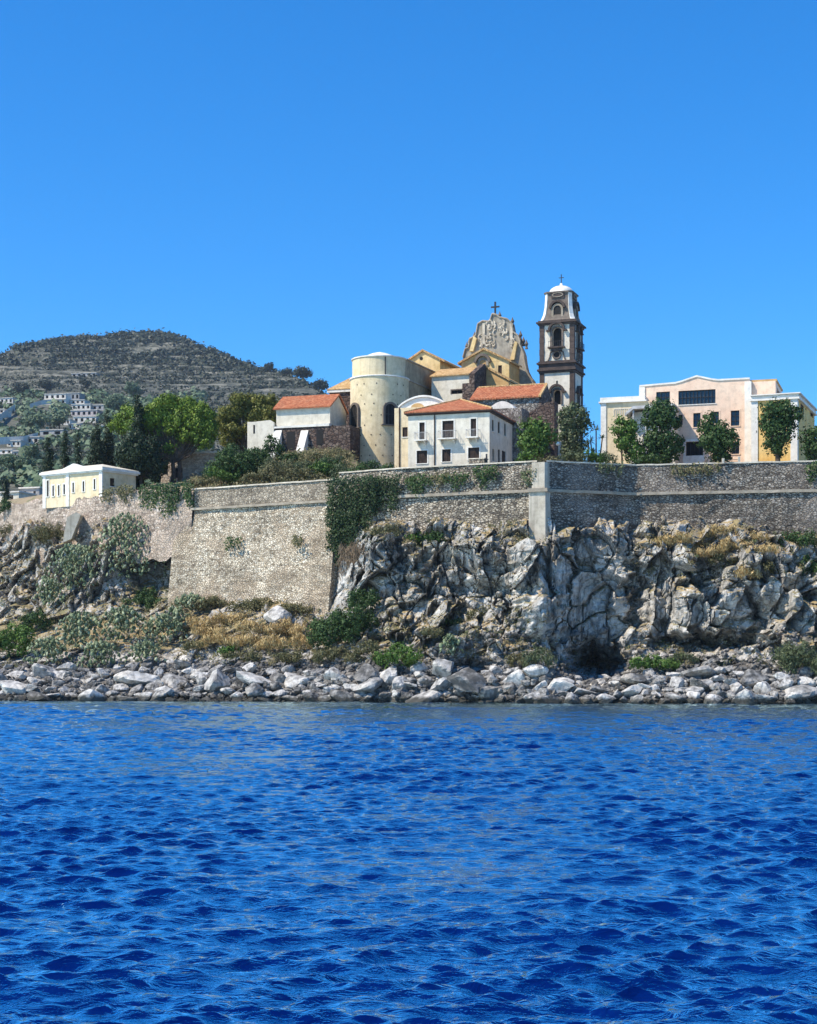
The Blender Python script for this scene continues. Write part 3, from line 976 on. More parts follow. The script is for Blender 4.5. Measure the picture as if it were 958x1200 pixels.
# ------------------------------------------------------------------ cathedral: apse, choir, nave, transept, crest
fc = Fac(445, 242, 22)
ca = fc.thing('cathedral', 'yellow cathedral with round apse, tiled roofs and a curling baroque crest topped by a cross', 'cathedral')
Yc = 242.0
r1 = 34.2 * Yc / F; r0 = 31.8 * Yc / F
zt = HC - (423 - HZ) / F * Yc + .1; zr = HC - (446.5 - HZ) / F * Yc
mA = MB(); mA.lathe([(r1 + .25, 27), (r1 + .05, 38), (r1, zr)], 72); nA = len(mA.f)
m = MB(); m.lathe([(r1 - .25, zr), (r1 + .12, zr + .02), (r1 + .14, zr + .22), (r0 - .05, zr + .3)], 72); m.build('string_course', M['offwhite'], ca, True)
m = MB(); m.lathe([(r0, zr + .25), (r0 + .02, zt)], 72); m.build('drum', M['apse'], ca, True)
m = MB(); m.lathe([(r0 + .1, zt - .12), (r0 + .16, zt - .1), (r0 + .16, zt + .06), (r0 - .1, zt + .08)], 72); m.build('drum_rim', M['offwhite'], ca)
m = MB(); m.lathe([(r0 - .05, zt + .05), (2.9, zt + .25), (1.2, zt + .95), (.02, zt + 1.25)], 48); m.build('apse_roof', M['offwhite'], ca, True)
# putlog holes pock the apse
for row in range(13):
    z = 28.6 + row * 1.5 + rng.uniform(-.1, .1)
    for k in range(9):
        a = R(180 + 12 + k * 21 + rng.uniform(-3, 3) + (row % 2) * 9)
        rr = float(np.interp(z, [27, 38, zr], [r1 + .25, r1 + .05, r1])) + .02 if z < zr else r0 + .03
        if rng.random() < .82 and abs(z - zr) > .5 and z < zt - .5:
            c_ = Vector((rr * math.cos(a), rr * math.sin(a), z)); t_ = Vector((-math.sin(a), math.cos(a), 0)) * .09; o_ = Vector((math.cos(a), math.sin(a), 0)) * .015
            mA.add([c_ - t_ + o_ - Vector((0, 0, .09)), c_ + t_ + o_ - Vector((0, 0, .09)), c_ + t_ + o_ + Vector((0, 0, .09)), c_ - t_ + o_ + Vector((0, 0, .09))], [(0, 1, 2, 3)])
ap = mA.build('apse', M['apse'], ca, True); ap.data.materials.append(M['lava'])
for i_, p_ in enumerate(ap.data.polygons): p_.material_index = int(i_ >= nA)


def round_window(px0, px1, py0, py1, cant, nm):
    """window on the apse: placed by its angle round the drum"""
    ang = []
    for px in ((px0 + px1) / 2,):
        # intersect the sight line with the cylinder
        a = (px - CX) / F
        ox, oy = fc.O.x, fc.O.y
        A = a * a + 1; B = -2 * (a * ox + oy); C = ox * ox + oy * oy - r1 * r1
        Y = (-B - math.sqrt(max(0, B * B - 4 * A * C))) / (2 * A)
        wv = Vector((a * Y - ox, Y - oy))
        lx = wv.x * fc.c - wv.y * fc.s; ly = wv.x * fc.s + wv.y * fc.c
        ang.append(math.atan2(ly, lx))
    t = ang[0]
    Y = oy + r1 * math.sin(t)
    z0 = HC - (py1 - HZ) / F * (Yc - r1 * .8); z1 = HC - (py0 - HZ) / F * (Yc - r1 * .8)
    w = (px1 - px0) / F * (Yc - r1) / max(.35, cant)
    o = bpy.data.objects.new('window', None)
    # build in a small frame: local -y looks outward
    def mapm(mb):
        c_, s_ = math.cos(t + math.pi / 2), math.sin(t + math.pi / 2)
        mb.v = [(v[0] * c_ - v[1] * s_ + (r1 + .02) * math.cos(t), v[0] * s_ + v[1] * c_ + (r1 + .02) * math.sin(t), v[2]) for v in mb.v]
        return mb
    zs = z1 - w / 2
    m = MB(); arch_band(m, 0, z0, zs, w / 2 - .02, w / 2 + .3, -.26, .25); fr = mapm(m).build('window', M['lava2'], ca)
    m = MB(); m.prism(arch_poly(0, w / 2, z0, zs), -.12, .25); mapm(m).build('dark_interior', M['dark'], fr)
    m = MB()
    for i in range(nm): x = -w / 2 + w * (i + 1) / (nm + 1); m.box(x - .04, x + .035, -.17, -.1, z0, z1 - .2)
    m.box(-w / 2, w / 2, -.17, -.1, z0 + (z1 - z0) * .5 - .04, z0 + (z1 - z0) * .5 + .04)
    mapm(m).build('bars', M['iron'], fr)
    m = MB(); m.box(-w / 2 - .5, w / 2 + .5, -.28, .2, z0 - .18, z0); mapm(m).build('sill', M['lava2'], fr)


round_window(451, 463.5, 474, 498, .95, 2)
round_window(413.5, 419.5, 473, 500, .42, 1)
round_window(412.8, 416.0, 536, 547, .5, 0)
# choir: straight walls running back from the drum, their shade painted into the darker, weathered plaster
L = 13.0
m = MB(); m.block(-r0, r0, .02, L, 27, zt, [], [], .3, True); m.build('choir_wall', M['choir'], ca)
m = MB(); m.box(r0 - .3, r0 + .16, .6, L, zr + .02, zr + .25); m.box(r0 - .3, r0 + .17, .6, L + .1, zt - .1, zt + .07); m.build('choir_ledge', M['string'], ca)
m = MB(); m.prism([(-r0 - .1, zt + .08), (r0 + .12, zt + .08), (0, zt + 1.3)], .6, L, 'y'); m.build('choir_roof', M['tile2'], ca)
m = MB(); m.tube((r0 * math.cos(R(-55)) + .05, r0 * math.sin(R(-55)) - .1, 36), (r0 * math.cos(R(-55)) + .05, r0 * math.sin(R(-55)) - .1, zt - .2), .08, .08, 8); m.build('drainpipe', M['iron'], ca)
# nave: higher gabled body behind the choir
vN = 12.5
gx0, gz0 = fc.f(477, 424, vN); gxa, gza = fc.f(496, 412, vN); gx1, gz1 = fc.f(516, 421.5, vN)
gxm = (gx0 + gx1) / 2
LN = 18
m = MB()
m.prism([(gx0, 27), (gx1, 27), (gx1, gz1), (gxa, gza), (gx0, gz0)], vN, vN + LN, 'y'); m.build('nave_wall', M['hooded'], ca)
m = MB()
o = .35
sl_ = [(gx0 - o, gz0 - .25), (gxa, gza + .05), (gx1 + o + .5, gz1 - .45)]
m.prism([(sl_[0][0], sl_[0][1]), (sl_[1][0], sl_[1][1]), (sl_[2][0], sl_[2][1]), (sl_[2][0], sl_[2][1] + .28), (sl_[1][0], sl_[1][1] + .32), (sl_[0][0], sl_[0][1] + .28)], vN - .3, vN + LN, 'y')
m.build('nave_roof', M['tile2'], ca)
m = MB(); cx_, cz_ = fc.f(494, 420, vN); m.tube((cx_, vN - .03, cz_), (cx_, vN + .1, cz_), .28, .28, 14); m.build('oculus', M['dark'], ca)
# transept arm with tiled slope, facing right of the choir
vT = 7.5
tx0, tz1 = fc.f(506, 441, vT); tx1, _ = fc.f(551, 441, vT); tzb = 27
tyd = 9
r = fc.rect(529.5, 542.5, 457, 461.5, vT)
m = MB(); m.block(tx0, tx1, vT, vT + tyd, tzb, tz1, [r], [], .4, True); m.build('transept_wall', M['cream'], ca)
window(ca, r, 'F', vT, .4, 'dark', 1, 0, False, M['lava2'])
zrd = fc.f(530, 431.5, vT + 4)[1]
m = MB(); m.prism([(vT - .35, tz1 + .02), (vT + 4.2, zrd), (vT + 9.2, tz1 + .02), (vT + 9.2, tz1 - .16), (vT - .35, tz1 - .16)], tx0 - .2, tx1 + .1, 'x'); m.build('transept_roof', M['tile2'], ca)
m = MB()      # dark stone end gable of the transept
m.prism([(vT - .6, tzb), (vT - .6, tz1 - .1), (vT + 4.2, zrd + .35), (vT + 9.5, tz1 - .3), (vT + 9.5, tzb)], tx1 + .1, tx1 + .95, 'x')
m.build('end_gable', M['brownstone'], ca)
m = MB(); m.box(tx1 - .9, tx1 + 1.05, vT - .9, vT - .1, tzb, fc.f(551, 450, vT)[1]); m.build('stair_turret', M['brownstone'], ca)
# aisle with brown wall right of the gable
sx0, sz0 = fc.f(552, 436, vT + 5); sx1, sz1 = fc.f(597, 447, vT + 5)
m = MB(); m.prism([(tx1 + .9, 27), (sx1, 27), (sx1, sz1), (tx1 + .9, sz0 + .4)], vT + 4.8, vT + 14, 'y'); m.build('aisle_wall', M['orange'], ca)
m = MB(); m.prism([(tx1 + .9, sz0 + .42), (sx1 + .2, sz1 + .02), (sx1 + .2, sz1 + .32), (tx1 + .9, sz0 + .72)], vT + 4.5, vT + 14, 'y'); m.build('aisle_roof', M['tile2'], ca)
# lantern block: yellow gable with hooded round window below the crest
vF = 22.0
fx0, _ = fc.f(541, 430, vF); fx1, fz1 = fc.f(597, 422.5, vF); fxa, fza = fc.f(568, 410, vF); fx0, fz0 = fc.f(541, 424.5, vF)
r = fc.rect(584, 588.5, 428, 438, vF)
m = MB()
m.wall(fx0, fx1, 27, min(fz0, fz1) - .02, [r], vF, .4, 'F')
m.prism([(fx0, min(fz0, fz1)), (fx1, min(fz0, fz1)), (fx1, fz1 + .01), (fxa, fza), (fx0, fz0 + .01)], vF, vF + .4, 'y')
m.quad((fx1, vF, 27), (fx1, vF + 5, 27), (fx1, vF + 5, fz1), (fx1, vF, fz1)); m.quad((fx0, vF, 27), (fx0, vF, fz0), (fx0, vF + 5, fz0), (fx0, vF + 5, 27))
m.build('lantern_wall', M['hooded'], ca)
m = MB(); m.box(fx1 - .02, fx1 + .03, vF + .02, vF + 5.2, 27, fz1 - .05); m.build('lantern_side', M['orange'], ca)
window(ca, r, 'F', vF, .4, 'shutter', 0, 0, False)
m = MB(); m.prism([(fx0 - .5, fz0 - .35), (fxa, fza - .02), (fx1 + .5, fz1 - .35), (fx1 + .5, fz1 - .05), (fxa, fza + .3), (fx0 - .5, fz0 - .05)], vF - .45, vF + 5, 'y'); m.build('lantern_roof', M['tile2'], ca)
hx, hz = fc.f(566.5, 425, vF)
hr = 8.5 * (fc.O.y + vF) / F
m = MB(); arch_band(m, hx, hz - .6, hz, hr - .18, hr + .22, vF - .55, vF + .05, legs=False); m.build('hood_mould', M['lava2'], ca)
m = MB(); arch_band(m, hx, hz - .5, hz - .1, .55, .95, vF - .16, vF + .02); m.build('niche_surround', M['relief'], ca)
m = MB(); m.prism(arch_poly(hx, .56, hz - .7, hz - .15), vF - .03, vF + .03); m.build('niche', M['orange'], ca)
# crest: the back of the baroque front, a curling slab with relief and finials
vG = 27.5
outline = [(541, 470), (543, 419), (545.6, 409), (549.5, 407), (551, 397), (558, 393.6), (560.5, 379.5), (566, 376), (574.5, 376.5), (577.5, 367.5), (583, 369), (585.5, 371.5),
           (595, 373.8), (600, 378.5), (602, 389), (607, 392.5), (610, 399.5), (609.5, 404), (612.5, 410), (614.5, 416), (615.5, 425), (617.5, 434), (621, 441), (625, 446), (625, 470)]
poly = [fc.f(x, y, vG) for x, y in outline]
m = MB(); m.prism(poly, vG, vG + 1.5, 'y'); cr = m.build('crest', M['relief'], ca)
m = MB(); 
for i in range(1, len(poly) - 2):
    a, b_ = Vector((poly[i][0], vG - .12, poly[i][1])), Vector((poly[i + 1][0], vG - .12, poly[i + 1][1]))
    m.tube(a, b_, .14, .14, 6)
m.build('crest_edge', M['string'], cr)
m = MB()
rr_ = random.Random(4)
for i_ in range(46):
    x, y = rr_.uniform(563, 602), rr_.uniform(377, 406)
    if abs(x - 582) > 6 + (y - 372) * .55: continue
    k, sx_ = rr_.choice((-1, 1)), rr_.uniform(.25, .6)
    cx_, cz_ = fc.f(x, y, vG); t0 = rr_.uniform(0, 6)
    m.path([(cx_ + sx_ * (.9 - t * .12) * math.cos(t0 + k * t * .8), vG - .1, cz_ + sx_ * (.9 - t * .1) * math.sin(t0 + k * t * .8) * 1.3) for t in range(6)], [.05, .13, .19, .17, .12, .06], 5)
for x in (567.6, 600): 
    cx_, cz_ = fc.f(x, 392, vG); m.box(cx_ - .22, cx_ + .22, vG - .22, vG, cz_ - 1.6, cz_ + 1.8)
m.build('relief', M['quoin'], cr)
m = MB()
for (x, y) in [(555, 395), (599.5, 378), (609, 394), (612.5, 401), (616, 404.5), (546, 407), (584.5, 371), (549, 402)]:
    cx_, cz_ = fc.f(x, y, vG)
    m = MB(); m.lathe([(.3, cz_ - .5), (.16, cz_ - .1), (.34, cz_ + .3), (.12, cz_ + .75), (.02, cz_ + 1.05)], 8, cx=cx_, cy=vG + .6); m.build('finial', M['lava2'], cr)
# side scroll: the pale strip that leans up on the left and right of the relief
m = MB()
for q_ in ([(551.5, 412), (556, 412), (560, 397), (556.5, 394)], [(599, 422), (604, 422), (607.5, 402), (605, 400)]):
    m = MB(); m.prism([fc.f(x, y, vG) for x, y in q_], vG - .5, vG - .01, 'y'); m.build('scroll_buttress', M['hooded'], cr)
cx_, z0 = fc.f(579, 374, vG); zt_ = fc.f(579, 352.5, vG)[1]; zarm = fc.f(579, 358.5, vG)[1]
m = MB(); m.box(cx_ - .13, cx_ + .13, vG + .6, vG + .86, z0, zt_); m.box(cx_ - .72, cx_ + .72, vG + .61, vG + .85, zarm - .12, zarm + .12)
m.lathe([(.6, z0 - .4), (.4, z0 + .3), (.2, z0 + .9)], 8, cx=cx_, cy=vG + .73)
m.build('cross', M['iron'], ca)

# ------------------------------------------------------------------ bell tower
fc = Fac(673.3, 258, 20)
tw = fc.thing('bell_tower', 'tall bell tower of white plaster and dark lava stone with white dome and cross', 'bell tower')
W = -fc.fx(632.6)
zm0 = fc.f(660, 429)[1]; zm1 = fc.f(660, 379)[1]; ztop = fc.f(660, 339.5)[1]
C = -W / 2
zb = 27.0
# shafts with arched openings cut through on the two faces in view
def tower_stage(z0, z1, half, zo0, zs):
    holes = [(C - half, C + half, zo0, zs + half)]
    hs = [(W / 2 - half, W / 2 + half, zo0, zs + half)]
    m = MB(); m.block(-W + .1, -.1, .1, W - .1, z0, z1, [(a, b, c, d) for a, b, c, d in holes], hs, .9, True)
    spandrel(m, C, half, zs, .1, .9, 'F'); spandrel(m, W / 2, half, zs, -.1, -.9, 'S')
    st = m.build('shaft', M['white'], tw)
    m = MB(); m.box(C - half, C + half, .85, .95, zo0, zs + half); m.build('dark_interior', M['dark'], st)
    m = MB(); m.box(-.95, -.85, W / 2 - half, W / 2 + half, zo0, zs + half); m.build('dark_interior', M['dark'], st)
    for side in ('F', 'S'):
        m = MB()
        c_ = C if side == 'F' else W / 2
        d0, d1 = ((-.05, .3) if side == 'F' else (.05, -.3))
        arch_band(m, c_, zo0, zs, half, half + .32, d0, d1, side)
        m.build('arch_surround', M['lava2'], tw)
        m = MB()
        d0, d1 = ((-.42, .1) if side == 'F' else (.42, -.1))
        arch_band(m, c_, zs, zs + .25, half + .3, half + .62, d0, d1, side, legs=False)
        for s in (-1, 1):
            a = c_ + s * (half + .62); bx(m, side, 0 if side == 'F' else 0, a - .3, a + .3, -.45, .1, zs + .1, zs + .32)
        m.build('hood', M['lava'], tw)


zo = fc.f(652, 406)[1]; zsp = fc.f(652, 389)[1]
tower_stage(zm0, zm1, .78, zo, zsp)
zo2 = fc.f(652, 474)[1]; zsp2 = fc.f(652, 461)[1]
tower_stage(zb, zm0 - .001, .62, zo2, zsp2)
m = MB()
for (x, y) in ((-W, 0), (-.75, 0), (-.75, W - .75), (-W, W - .75)):
    for (a, b_) in ((zb, zm0 - .9), (zm0 + .9, zm1)):
        m = MB(); n = 9 if a < zm0 else 6
        for i in range(n):                      # coursed corner piers
            z0 = a + (b_ - a) * i / n; z1 = a + (b_ - a) * (i + 1) / n
            e = .03 if i % 2 else 0
            m.box(x - e + .0, x + .75 + e, y - e, y + .75 + e, z0 + .02, z1 - .02)
        m.box(x + .04, x + .71, y + .04, y + .71, a, b_)
        m.build('corner_pier', M['lava'], tw)
for (z, o, hgt) in ((zm0 - .95, .12, .3), (zm0 - .62, .34, .3), (zm0 - .3, .12, .75), (zm0 + .46, .4, .28), (zm0 + .76, .16, .2), (zm1 - .1, .2, .26), (zm1 + .18, .46, .26), (zm1 + .46, .2, .2)):
    m = MB(); m.box(-W - o, o, -o, W + o, z, z + hgt - .01); m.build('cornice', M['lava'], tw)
m = MB(); x = C; m.box(x - .12, x + .12, .06, .12, fc.f(652, 451)[1], fc.f(652, 446)[1]); m.build('slit', M['dark'], tw)
# balcony ledges, roundels and scrolls below the mid openings
for side in ('F', 'S'):
    c_ = C if side == 'F' else W / 2
    m = MB(); bx(m, side, 0, c_ - 1.35, c_ + 1.35, -.7, .1, zo - .3, zo - .08); bx(m, side, 0, c_ - .85, c_ + .85, -.45, .1, zo - .75, zo - .31); lg = m.build('balcony_ledge', M['lava'], tw)
    m = MB()
    for i in range(9):
        a = c_ - 1.2 + i * .3; bx(m, side, 0, a - .02, a + .02, -.66, -.62, zo - .08, zo + .75)
    bx(m, side, 0, c_ - 1.25, c_ + 1.25, -.68, -.6, zo + .75, zo + .8); m.build('railing', M['iron'], lg)
    zc = fc.f(652, 415.8)[1]
    m = MB()
    pts_ = [(math.cos(t) * .62 + c_, math.sin(t) * .62 + zc) for t in [2 * math.pi * i / 18 for i in range(19)]]
    f3 = (lambda a, z, d=.0: (a, .1 - .12 - d, z)) if side == 'F' else (lambda a, z, d=.0: (-.1 + .12 + d, a, z))
    m.path([f3(*p) for p in pts_], [.17] * 19, 6)
    for s in (-1, 1):
        m.path([f3(c_ + s * (.7 + .75 * (1 - math.cos(t)) / 2 + .15 * math.sin(2 * t)), zc + .5 - 1.25 * t / 3.6 + .3 * math.sin(t * 1.4)) for t in [i * .4 for i in range(10)]], [.12] * 10, 5)
    rd = m.build('roundel', M['lava2'], tw)
    m = MB()
    m.prism([(math.cos(t) * .5 + c_, math.sin(t) * .5 + zc) for t in [2 * math.pi * i / 16 for i in range(16)]], *((.02, .09) if side == 'F' else (-.02, -.09)), 'y' if side == 'F' else 'x'); m.build('dark_interior', M['dark'], rd)
# belfry: chamfered square that curves in towards the dome
prof = [(W / 2 + .12, zm1 + .66), (W / 2 - .12, zm1 + .9), (W / 2 - .42, zm1 + 1.7), (W / 2 - .62, zm1 + 2.9), (W / 2 - .70, zm1 + 4.2), (W / 2 - .72, ztop - .25)]
def ring(hw, ch): return [(-hw + ch, -hw), (hw - ch, -hw), (hw, -hw + ch), (hw, hw - ch), (hw - ch, hw), (-hw + ch, hw), (-hw, hw - ch), (-hw, -hw + ch)]
m = MB(); vs = []; fs = []
for hw, z in prof: vs += [(x + C, y + W / 2, z) for x, y in ring(hw, hw * .26)]
for j in range(len(prof) - 1):
    for i in range(8): fs.append((j * 8 + i, j * 8 + (i + 1) % 8, (j + 1) * 8 + (i + 1) % 8, (j + 1) * 8 + i))
m.add(vs, fs); m.build('belfry', M['lava2'], tw)
for i in (1, 3, 5, 7):                    # white pilasters on the chamfers
    vs = []; 
    for hw, z in prof:
        rg = ring(hw + .10, (hw + .10) * .235); a, b_ = Vector(rg[i]), Vector(rg[(i + 1) % 8])
        a2, b2 = a.lerp(b_, .06), a.lerp(b_, .94)
        vs += [(a2.x + C, a2.y + W / 2, z), (b2.x + C, b2.y + W / 2, z)]
    vs2 = [(C + (v[0] - C) * .93, W / 2 + (v[1] - W / 2) * .93, v[2]) for v in vs]
    n = len(vs); fs = []
    for j in range(len(prof) - 1):
        fs += [(2 * j, 2 * j + 1, 2 * j + 3, 2 * j + 2), (2 * j, 2 * j + 2, n + 2 * j + 2, n + 2 * j), (2 * j + 1, n + 2 * j + 1, n + 2 * j + 3, 2 * j + 3)]
    m = MB(); m.add(vs + vs2, fs); m.build('belfry_pilaster', M['offwhite'], tw)
m = MB()
hw = W / 2 - .72
for (e, z, hgt) in ((.1, ztop - .42, .2), (.28, ztop - .22, .22)):
    m.prism([(x + C, y + W / 2) for x, y in ring(hw + e, (hw + e) * .26)], z, z + hgt - .01, 'z')
m.build('belfry_cornice', M['lava2'], tw)
zo3, zs3 = fc.f(652, 372.5)[1], fc.f(652, 362)[1]
for side in ('F', 'S'):
    c_ = C if side == 'F' else W / 2
    sg = 1 if side == 'F' else -1
    off = .36
    m = MB(); arch_band(m, c_, zo3, zs3, .62, .95, (off - .1) * sg, (off + .7) * sg, side); ar = m.build('arch_surround', M['string'], tw)
    m = MB(); m.prism(arch_poly(c_, .63, zo3, zs3), (off + .02) * sg, (off + .6) * sg, 'y' if side == 'F' else 'x'); m.build('dark_interior', M['dark'], ar)
    m = MB(); arch_band(m, c_, zs3, zs3 + .25, .95, 1.3, (off - .3) * sg, (off + .7) * sg, side, legs=False); m.build('hood', M['lava'], ar)
    zc = fc.f(652, 344.5)[1]
    m = MB(); bx(m, side, 0, c_ - 1.05, c_ + 1.05, .56, .9, zc - .5, zc + .5)
    pl = m.build('plaque', M['lava'], tw)
    m = MB()
    pts_ = [(math.cos(t) * .85 + c_, math.sin(t) * .33 + zc) for t in [2 * math.pi * i / 18 for i in range(19)]]
    m.path([((a, .54, z) if side == 'F' else (-.54, a, z)) for a, z in pts_], [.08] * 19, 5); m.build('plaque_border', M['string'], pl)
zd = ztop; rd_ = 14.5 * 258 / F
m = MB(); m.lathe([(rd_ + .25, zd - .03), (rd_ + .2, zd + .12)] + [(rd_ * math.cos(t), zd + .12 + (rd_ * .6) * math.sin(t)) for t in [R(90) * i / 10 for i in range(10)]] + [(.25, zd + .12 + rd_ * .6), (.2, zd + .5 + rd_ * .6), (.02, zd + .6 + rd_ * .6)], 40, cx=C, cy=W / 2)
m.build('dome', M['offwhite'], tw, True)
zc = zd + .5 + rd_ * .6
m = MB(); m.box(C - .06, C + .06, W / 2 - .06, W / 2 + .06, zc, zc + 1.5); m.box(C - .42, C + .42, W / 2 - .05, W / 2 + .05, zc + .9, zc + 1.0); m.build('cross', M['iron'], tw)

# ------------------------------------------------------------------ red-roofed stone chapel in front of the tower
fc = Fac(632, 229, 18)
ch = fc.thing('stone_chapel', 'low grey stone chapel with long red roof in front of the bell tower', 'chapel')
xl = fc.fx(553); ze = fc.f(600, 466.5)[1]; zr_ = fc.f(605, 453.5, 3.6)[1]
m = MB(); m.block(xl, 0, 0, 7.4, 26.8, ze); m.build('wall', M['greystone'], ch)
m = MB(); m.prism([(0, 26.8), (7.4, 26.8), (7.4, ze), (3.7, zr_ + .1), (0, ze)], .002, .35, 'x'); m.build('end_gable', M['brownstone'], ch)
m = MB(); m.prism([(-.4, ze - .12), (3.7, zr_), (7.8, ze - .12), (7.8, ze + .1), (3.7, zr_ + .24), (-.4, ze + .1)], xl - .2, .02, 'x'); m.build('roof', M['tile'], ch)
m = MB(); m.tube((xl, 3.7, zr_ + .22), (.3, 3.7, zr_ + .22), .16, .16, 6); m.prism([(-.45, ze - .1), (3.7, zr_ + .02), (3.7, zr_ + .32), (-.45, ze + .2)], .03, .4, 'x'); m.build('ridge_tiles', M['tile2'], ch)
# white barrel vault and stone store between house and chapel
fc = Fac(612, 222.5, 18)
sr = fc.thing('stone_store', 'low stone outbuilding with rounded white vault between white house and chapel', 'outbuilding')
xl = fc.fx(574); z1 = fc.f(600, 478)[1]
m = MB(); m.block(xl, 0, 0, 4, 26.8, z1); m.build('wall', M['greystone'], sr)
xa, xb = fc.fx(573), fc.fx(603); zp = fc.f(588, 469.8)[1]
m = MB(); m.prism([(xa + (xb - xa) * i / 12, z1 + .02 + (zp - z1) * math.sin(math.pi * i / 12) ** .75) for i in range(13)], .3, 4, 'y'); m.build('vault', M['offwhite'], sr)
fc = Fac(650, 226, 18)
lw = fc.thing('lean_to', 'dark stone lean-to below the chapel gable, behind the round green tree', 'outbuilding')
xl = fc.fx(613); za, zb_ = fc.f(614, 488)[1], fc.f(650, 470)[1]
m = MB(); m.prism([(xl, 26.8), (0, 26.8), (0, zb_), (xl + 3.4, zb_ - .1), (xl, za)], 0, 2.4, 'y'); m.build('wall', M['brownstone'], lw)
m = MB(); m.box(xl + .6, xl + 1.3, -.03, .05, za - 4, za - 1.8); m.build('door', M['dark'], lw)

# ------------------------------------------------------------------ old red-roofed building with buttresses
fc = Fac(387, 236, 18)
ob = fc.thing('buttressed_house', 'cream house with red roof on a brown stone base with two white sloping buttresses', 'house')
xl = fc.fx(324); ze = fc.f(355, 477.5)[1]; zm = fc.f(355, 498.5)[1]; zr_ = fc.f(355, 465.5, 3.4)[1]
xb = fc.fx(316)
m = MB(); m.block(xl, 0, 0, 6.8, zm, ze); m.build('wall', M['cream'], ob)
m = MB(); m.prism([(0, ze), (6.8, ze), (3.4, zr_)], xl, xl + .3, 'x'); m.prism([(0, ze), (6.8, ze), (3.4, zr_)], -.3, 0, 'x'); m.build('gable', M['cream'], ob)
m = MB(); m.prism([(-.45, ze - .2), (3.4, zr_), (7.2, ze - .2), (7.2, ze + .02), (3.4, zr_ + .24), (-.45, ze + .02)], xl - .35, .25, 'x'); m.build('roof', M['tile'], ob)
m = MB(); m.box(xb, fc.fx(412), -.5, 7, 28, zm - .35); m.build('stone_base', M['brownstone'], ob)
m = MB(); m.prism([(xb - .3, zm - .34), (.1, zm - .34), (.1, zm + .05), (xb - .3, zm - .1)], -.65, .3, 'y'); m.build('ledge', M['offwhite'], ob)
for (a, b_) in ((321.5, 330.5), (353, 361.5)):
    x0, zt_ = fc.f(a, 504.5, -.5); x1 = fc.f(b_, 504, -.5)[0]
    zb_ = zt_ - 3.4
    m = MB(); m.prism([(-.5, zt_), (-.45, zt_ - .1), (-.45, zb_ - 1.5), (-2.9, zb_ - 1.5), (-2.6, zb_)], x0, x1, 'x'); m.build('buttress', M['offwhite'], ob)
for (a, b_, c_, d_) in ((336, 346, 506, 527), (371, 379, 503, 521)):
    r = fc.rect(a, b_, c_, d_, -.5)
    m = MB(); m.box(r[0], r[1], -.53, -.3, r[2], r[3]); m.build('dark_recess', M['dark'], ob)
# brown block with tiled roof behind it
fc = Fac(413, 247, 18)
bb = fc.thing('brown_block', 'tall brown stone block with orange tiled roof behind the left side of the apse', 'building')
xl = fc.fx(386.5); ze = fc.f(400, 457)[1]; zr_ = fc.f(405, 440, 4)[1]
m = MB(); m.block(xl, 2, 0, 8, 28, ze); m.build('wall', M['brownstone'], bb)
m = MB(); hip_roof(m, xl, 3.4, 0, 8, ze + .15, zr_ - ze, .35); m.build('roof', M['tile2'], bb)
m = MB(); m.box(xl - .3, 2.3, -.3, 8.2, ze - .35, ze - .005); m.build('eaves', M['offwhite'], bb)
for (x, y) in ((397, 470), (402, 478), (395, 486)):
    c_, d_ = fc.f(x, y); m = MB(); m.box(c_ - .7, c_ + .7, -.06, .1, d_ - .18, d_ + .18); m.build('stone_patch', M['greystone'], bb)

# white ruined wall and low building below the pines
fc = Fac(321, 238, 18)
ww = fc.thing('ruined_wall', 'ruined white plastered wall with peeling patches beside the yellowish pine', 'wall')
x0 = fc.fx(290); z1 = fc.f(300, 493)[1]
m = MB(); m.prism([(x0, 28), (0, 28), (0, z1 - .4), (-.6, z1), (x0 + .9, z1 - .15), (x0, z1 - .1)], 0, .6, 'y'); m.build('plaster_wall', M['white'], ww)
m = MB()
for (a, b_, c_, d_) in ((297, 299, 498, 508),): m.box(*[fc.rect(a, b_, c_, d_)[i] for i in (0, 1)], -.02, .1, *[fc.rect(a, b_, c_, d_)[i] for i in (2, 3)])
m.build('slit', M['dark'], ww)
fc = Fac(256, 240, 14)
lo = fc.thing('low_shed', 'long low pinkish shed with dark doorways under the stone pine', 'shed')
x0 = fc.fx(188); z1 = fc.f(220, 532)[1]
rr = [fc.rect(205, 214, 548, 560), fc.rect(190, 197, 540, 556)]
m = MB(); m.block(x0, 0, 0, 5, 27, z1, rr, [], .5); m.build('wall', M['wall_left'], lo)
for r in rr: m = MB(); m.box(r[0], r[1], .45, .55, r[2], r[3]); m.build('doorway', M['dark'], lo)
m = MB(); m.box(x0 - .3, .3, -.3, 5.3, z1 + .004, z1 + .25); m.build('roof', M['roofgrey'], lo)

# ------------------------------------------------------------------ small yellow house on the rubble wall
fc = Fac(120, 224.5, 35)
yh = fc.thing('small_yellow_house', 'small single-storey pale yellow house standing on the rubble wall at far left', 'house')
xl = fc.fx(51.5); z1 = fc.f(118, 551)[1]; zb = 26.2
dep = 6.5
WS = [(55, 57.3, 563, 582), (61.5, 63.5, 569, 581.5), (68, 70, 568.5, 581), (74.5, 76.5, 567.5, 579.5), (85, 87, 565.5, 577), (97, 99, 564, 576), (110, 112, 561.5, 573.5)]
fh = [fc.rect(*w) for w in WS]
sr_ = fc.srect(129, 134.5, 560.5, 570)
m = MB(); m.block(xl, 0, 0, dep, zb, z1, fh, [sr_], .25); m.build('wall', M['yellow'], yh)
for r in fh: window(yh, r, 'F', 0, .25, 'shutter', 0, 0, True, M['offwhite'])
window(yh, sr_, 'S', 0, .25, 'shutter', 0, 0, True)
